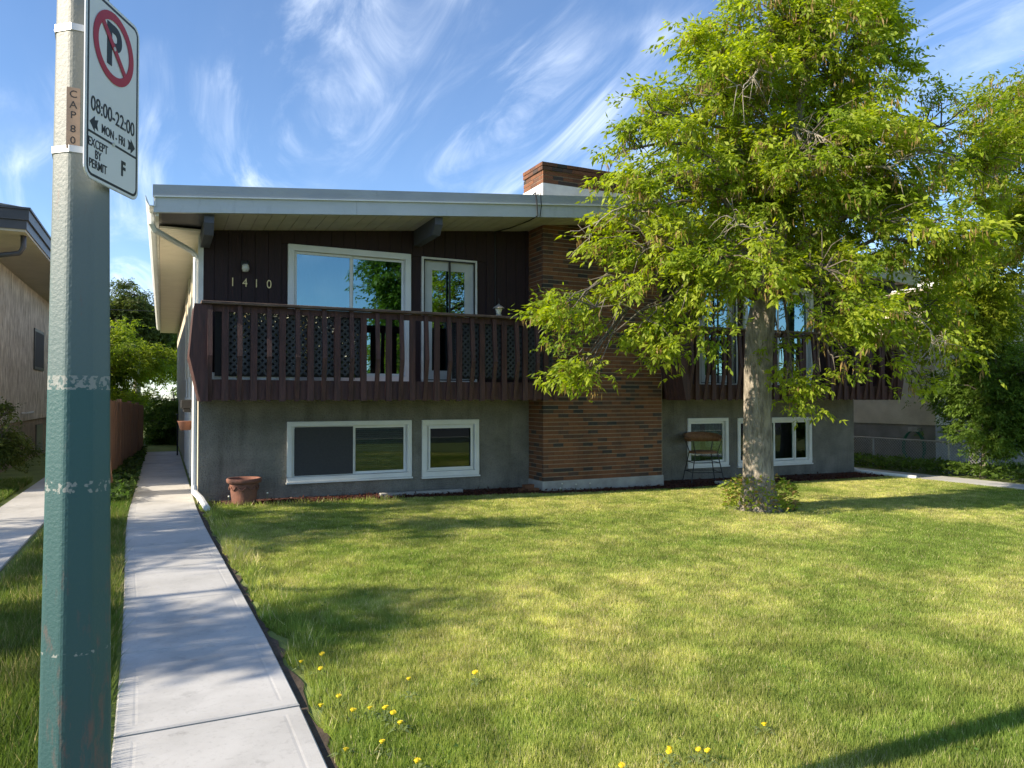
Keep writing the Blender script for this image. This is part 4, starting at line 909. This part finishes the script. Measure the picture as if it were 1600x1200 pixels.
def scatter_blobs(c, r, n, sz):
    out = []
    for i in range(n):
        d = Vector(rng.normal(size=3)); d.normalize(); q = random.random() ** .5
        out.append((c[0] + d.x * r[0] * q, c[1] + d.y * r[1] * q, c[2] + d.z * r[2] * q, sz * random.uniform(.7, 1.2), sz * random.uniform(.6, 1.0)))
    return out
def simple_trunk(b, h, r_): return [(b[0], b[1], b[2] - .1, r_ * 1.4), (b[0], b[1], b[2] + .3, r_), (b[0] + .08, b[1], b[2] + h * .4, r_ * .8), (b[0] + .1, b[1] + .1, b[2] + h * .7, r_ * .5), (b[0], b[1] + .1, b[2] + h, r_ * .15)]
G1 = ((.15, .22, .024), (.32, .37, .04)); G2 = ((.075, .145, .022), (.15, .23, .032)); G3 = ((.05, .08, .02), (.10, .125, .025))
b = (16.7, -4.4, -.3); tree('maple_tree', 'second maple with tan seed clusters entering at the right edge', b, simple_trunk(b, 7, .2), scatter_blobs((16.0, -3.6, 6.6), (1.7, 1.5, 2.2), 16, .95) + [(14.7, -4.1, 7.2, .7, .5), (14.6, -3.9, 5.6, .7, .5), (15.2, -3.2, 5.0, .7, .6)], 2600, .105, G1, seeds=.4, dead=[([(15.6, -3.6, 7.6), (15.0, -3.8, 8.0), (14.4, -4.0, 7.9)], .03)])
b = (15.9, -1.9, -.25); tree('shrub', 'tall green lilac shrub beside the right walk', b, simple_trunk(b, 2.2, .06), scatter_blobs((16.1, -2.0, 1.6), (.9, .9, 1.25), 20, .68) + [(15.45, -2.3, .85, .55, .45)], 4200, .075, G2, cat='shrub')
b = (17.0, -1.0, -.25); tree('tree', 'yellow green small tree between the lilac shrub and the right house', b, simple_trunk(b, 4, .1), scatter_blobs((16.3, -1.5, 3.8), (1.3, 1.0, 1.3), 16, .75), 2800, .09, G1, cat='tree')
b = (-3.1, 3.1, 0); tree('shrub', 'dark thin shrub against the left neighbour wall', b, simple_trunk(b, 1.2, .03), scatter_blobs((-3.05, 3.2, 1.0), (.3, .4, .6), 8, .28), 500, .06, G3, cat='shrub')
# trees behind, between the houses
b = (-2.4, 20, 0); tree('tree', 'bright green leafy tree behind the plank fence', b, simple_trunk(b, 4, .12), scatter_blobs((-1.9, 20.5, 2.6), (1.7, 2.0, 1.9), 18, 1.0), 3600, .11, ((.15, .23, .025), (.30, .36, .04)), cat='tree')
b = (-.2, 16.5, 0); tree('shrub', 'dark green bush closing the end of the side walk', b, simple_trunk(b, 2, .06), scatter_blobs((-.25, 16.3, .9), (.8, .8, .9), 12, .6), 1800, .09, G2, cat='shrub')
b = (-2.0, 40, 0); tree('tree', 'tall dark tree far behind, rising above the bright green one', b, simple_trunk(b, 8, .25), scatter_blobs((-2.6, 40, 6.4), (2.0, 2.2, 2.0), 18, 1.1), 2600, .2, G3, cat='tree')
b = (3.0, 44, 0); tree('tree', 'far tree seen past the end of the eave', b, simple_trunk(b, 7, .2), scatter_blobs((1.2, 42, 4.5), (2.6, 2.2, 2.2), 16, 1.2), 2000, .2, G2, cat='tree')
# street trees outside the frame: they shade the left lawn and show in the window panes
b = (-9.4, -5.6, 0); tree('street_tree', 'street tree left of the view shading the near part of the walk', b, simple_trunk(b, 5, .2), scatter_blobs((-9.2, -5.3, 4.4), (1.9, 2.3, 1.4), 16, .75), 560, .12, G2)
b = (-8.4, -1.9, 0); tree('street_tree', 'street tree left of the view shading the lawn close to the house', b, simple_trunk(b, 5, .2), scatter_blobs((-8.2, -2.3, 4.9), (2.0, 1.4, 1.4), 14, .7), 800, .12, G2)
b = (-7.2, -5.0, 0); tree('shrub', 'tall shrub left of the view shading the side grass', b, simple_trunk(b, 2.6, .07), scatter_blobs((-7.1, -4.9, 1.9), (1.0, 3.0, .8), 20, .6), 1300, .09, G2, cat='shrub')
for i, (x, y, h) in enumerate(((11.3, -27, 11), (-3.5, -28, 9), (21, -26, 8), (30, -28, 10))):
    b = (x, y, 0); tree('street_tree', ['broad tree across the street mirrored in the patio door', 'tall tree across the street behind the viewer', 'tree across the street mirrored in the right windows', 'farthest tree across the street to the right'][i], b, simple_trunk(b, h, .3), scatter_blobs((x, y, h * .58), (1.5 if i == 0 else 2.4, 1.8, h * .36), 16, 1.0 if i == 0 else 1.4), 1800, .24, G2, group='trees across the street')

# ------------------------------------------------------------------ ground cover and grass
def vnoise(x, y, s, seed):
    r_ = np.random.default_rng(seed).random((64, 64)); fx_ = (x / s) % 64; fy_ = (y / s) % 64; i = fx_.astype(int); j = fy_.astype(int); u = fx_ - i; v = fy_ - j
    u = u * u * (3 - 2 * u); v = v * v * (3 - 2 * v); i2 = (i + 1) % 64; j2 = (j + 1) % 64
    return (r_[i, j] * (1 - u) + r_[i2, j] * u) * (1 - v) + (r_[i, j2] * (1 - u) + r_[i2, j2] * u) * v
yaw = R(25.4)
def in_view(x, y, marg=1.2):
    dx_, dy_ = x - CAM[0], y - CAM[1]; Z = dx_ * math.sin(yaw) + dy_ * math.cos(yaw); X = dx_ * math.cos(yaw) - dy_ * math.sin(yaw)
    return (Z > 1.5) & (np.abs(X) < Z * .70 + marg), Z
pc = np.array([path_c(v)[0] for v in np.linspace(-13, 12, 200)]); pwid = np.array([path_c(v)[1] for v in np.linspace(-13, 12, 200)]); pyy = np.linspace(-13, 12, 200)
def grass(name, label, x0, x1, y0, y1, ok, dens, h0, cols, wscale=1.0):
    n = int((x1 - x0) * (y1 - y0) * dens); x = rng.uniform(x0, x1, n); y = rng.uniform(y0, y1, n)
    vis, Z = in_view(x, y); pz = np.clip(6.0 / np.maximum(Z, 1), .28, 1.3) ** 1.1
    k = vis & ok(x, y) & (rng.random(n) < pz); x, y, Z = x[k], y[k], Z[k]; n = len(x)
    wd = .0034 * wscale * np.clip(Z / 4.5, 1, 3.2); patch = vnoise(x, y, .55, 1) * .55 + vnoise(x, y, .17, 2) * .45; big = vnoise(x, y, 1.7, 3)
    h = h0 * (.55 + .9 * rng.random(n)) * (.75 + .5 * patch)
    a = rng.uniform(0, 6.28, n); lean = rng.normal(size=(n, 2)) * .38
    base = np.stack([x, y, gz(x, y) - .02], 1); w = np.stack([np.cos(a), np.sin(a), np.zeros(n)], 1) * wd[:, None]
    tip = base + np.stack([lean[:, 0] * h, lean[:, 1] * h, h + .01], 1)
    V = np.stack([base - w, base + w, tip], 1).reshape(-1, 3)
    c0, c1, c2 = [np.array(q) for q in cols]; t = np.clip((patch * .6 + big * .5 - .35) * 1.9 + rng.normal(size=n) * .16, 0, 1)[:, None]
    C = c0 + (c1 - c0) * t; dry = (rng.random(n) < np.clip((t[:, 0] - .25) * .42, .04, .34))[:, None]; C = np.where(dry, c2 * (.8 + .4 * rng.random((n, 1))), C)
    C = C * (.62 + .5 * vnoise(x, y, .075, 6) + .3 * vnoise(x, y, .23, 7))[:, None]
    o = fast_mesh(name, V, 3, C, 'grass_blade'); tag(o, label, 'grass'); return stuff(o)
def lawn_ok(x, y):
    pr_ = np.interp(y, pyy, pc + pwid); lim = np.where(x > .15, np.interp(x, fx, fy), -.1)
    return (x > pr_ + .025 + .10 * vnoise(x, y, .16, 8) * vnoise(x, y, .5, 4) * 1.6) & (y < lim + .05 * vnoise(x, y, .15, 9)) & ((x - TB[0]) ** 2 + (y - TB[1]) ** 2 > .3) & (x < 14.33)
GC = ((.195, .27, .055), (.47, .485, .14), (.64, .57, .32))
grass('lawn_grass', 'short sunlit grass of the front lawn', -.2, 14.4, -12.0, 0, lawn_ok, 21000, .028, GC, 0.75)
grass('lawn_edge_grass', 'longer grass along the edge of the walk and the house', .05, 3.0, -10, -.2, lambda x, y: lawn_ok(x, y) & ((x < np.interp(y, pyy, pc + pwid) + .30) | (y > np.interp(x, fx, fy) - .18)), 2600, .075, GC)
def left_ok(x, y):
    pl = np.interp(y, pyy, pc - pwid); return (x < pl - .03) & ~((x > -2.74) & (x < -1.74)) & (x > -3.6)
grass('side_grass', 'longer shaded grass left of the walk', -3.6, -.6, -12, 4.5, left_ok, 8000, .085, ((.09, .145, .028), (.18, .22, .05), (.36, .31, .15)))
def ivy(name, label, n, area, zr, size, col):
    x = rng.uniform(area[0], area[1], n); y = rng.uniform(area[2], area[3], n); hh = zr * (.4 + .6 * vnoise(x, y, .35, 5)) * rng.random(n) ** .5
    d = rng.normal(size=(n, 3)); d[:, 2] = np.abs(d[:, 2]) * .4
    v, c = leaf_quads(np.stack([x, y, gz(x, y) + hh], 1), d, size, col, .35, .75, 1.6); return stuff(tag(fast_mesh(name, v, 4, c, 'leaf'), label, 'ground cover'))
ivy('ground_cover', 'dark leafy ground cover between the fence and the side walk', 5200, (-1.40, -.93, .3, 11.8), .22, .075, (.055, .10, .022))
ivy('ground_cover', 'light green leafy ground cover below the chain link fence', 7500, (15.38, 16.9, -3.2, 4.5), .34, .085, (.095, .155, .026))

n = 5200; x = rng.uniform(.2, 9, n); y = rng.uniform(-10, -2, n); k = (vnoise(x, y, .45, 21) > .66) & lawn_ok(x, y); x, y = x[k], y[k]
d = rng.normal(size=(len(x), 3)); d[:, 2] *= .25
v, c = leaf_quads(np.stack([x, y, gz(x, y) + .004 + .012 * rng.random(len(x))], 1), d, .024, (.12, .21, .05), .35, .7, 3.0)
stuff(tag(fast_mesh('lawn_weeds', v, 4, c, 'leaf'), 'small broadleaf weeds and clover mixed into the lawn', 'weeds'))
# dandelions
DL = [(0.71, -8.32), (0.52, -8.51), (0.54, -8.6), (0.55, -8.7), (0.41, -8.89), (0.25, -8.32), (0.25, -7.69), (0.33, -7.8), (0.39, -7.63), (0.34, -8.3), (0.37, -8.46), (0.25, -8.83), (0.5, -9.1), (1.11, -8.29), (1.56, -9.46), (1.53, -9.5), (1.66, -9.53), (1.69, -9.56), (1.3, -9.48), (2.15, -9.43), (0.45, -8.48)]
hv, hf = [], []
hm = MB(); hm.lathe([(0, -.008), (.007, -.006), (.010, .0), (.0165, .006), (.013, .010), (.006, .0125), (0, .013)], (0, 0, 0), 12)
for i in range(26):
    a = i * 2.4; r0 = .004 + .011 * (i % 5) / 4; hm.add([(r0 * math.cos(a), r0 * math.sin(a), .008), ((r0 + .006) * math.cos(a + .2), (r0 + .006) * math.sin(a + .2), .012), ((r0 + .006) * math.cos(a - .2), (r0 + .006) * math.sin(a - .2), .012)], [(0, 1, 2)])
head = bpy.data.meshes.new('dandelion_head'); head.from_pydata(hm.v, [], hm.f); head.materials.append(MATS['dandelion_yellow'])
for i, (x, y) in enumerate(DL):
    tall = i == 0; z0 = float(gz(x, y)) - .02; h = .115 if tall else random.uniform(.045, .075)
    if tall: lab, grp = 'tallest dandelion, on a long bare stem near the middle of the cluster', None
    elif x < .36: lab, grp = 'yellow dandelion in the grass right beside the edge of the walk', 'dandelions along the walk'
    elif x < 1.0: lab, grp = 'yellow dandelion in the lawn a little right of the walk', 'dandelions in the near lawn'
    elif i == 13: lab, grp = 'single yellow dandelion standing alone in the middle of the lawn', None
    elif i == 19: lab, grp = 'single yellow dandelion farthest to the right in the lawn', None
    else: lab, grp = 'yellow dandelion in the small cluster at the bottom middle of the lawn', 'dandelions at the bottom middle'
    t_ = thing('dandelion', lab, 'flower', (x, y, z0), grp); lx, ly = random.uniform(-.01, .01), random.uniform(-.01, .01)
    m = MB(); m.tube([(x, y, z0), (x + lx * .4, y + ly * .4, z0 + h * .6), (x + lx, y + ly, z0 + h)], .0022, 5); m.build('stem', 'stem_green', t_)
    m = MB()
    for q in range(6):
        a = q * 1.05 + random.random(); ln = random.uniform(.05, .085); ca, sa = math.cos(a), math.sin(a); w_ = .009
        m.add([(x, y, z0 + .018), (x + ca * ln * .5 - sa * w_, y + sa * ln * .5 + ca * w_, z0 + .036), (x + ca * ln, y + sa * ln, z0 + .022), (x + ca * ln * .5 + sa * w_, y + sa * ln * .5 - ca * w_, z0 + .036)], [(0, 1, 2, 3)])
    m.build('leaf_rosette', 'stem_green', t_)
    o = bpy.data.objects.new('flower_head', head); COL.objects.link(o); o.parent = t_; o.location = (lx, ly, h); o.rotation_euler = (random.uniform(-.3, .3), random.uniform(-.3, .3), random.uniform(0, 6)); s_ = random.uniform(.65, .92); o.scale = (s_, s_, s_)
for i, (x, y, h) in enumerate(((.38, -.60, .16), (.92, -.62, .19), (5.72, -1.05, .19), (5.66, -1.1, .12), (5.98, -1.08, .17), (6.25, -1.1, .18))):
    z0 = float(gz(x, y)) - .02
    t_ = thing('dandelion_clock', ['white dandelion seed head in front of the clay pot', 'white dandelion seed head right of the clay pot'][i] if i < 2 else 'white dandelion seed head on a thin stem below the chimney', 'flower', (x, y, z0), None if i < 2 else 'seed heads below the chimney')
    m = MB(); m.tube([(x, y, z0), (x + .012, y, z0 + h)], .0022, 5); m.build('stem', 'stem_green', t_)
    m = MB(); m.lathe([(0, -.014), (.011, -.010), (.016, 0), (.011, .010), (0, .014)], (x + .012, y, z0 + h + .012), 10); m.build('seed_head', 'seed_white', t_, smooth=True)
print('single bricks', nb)
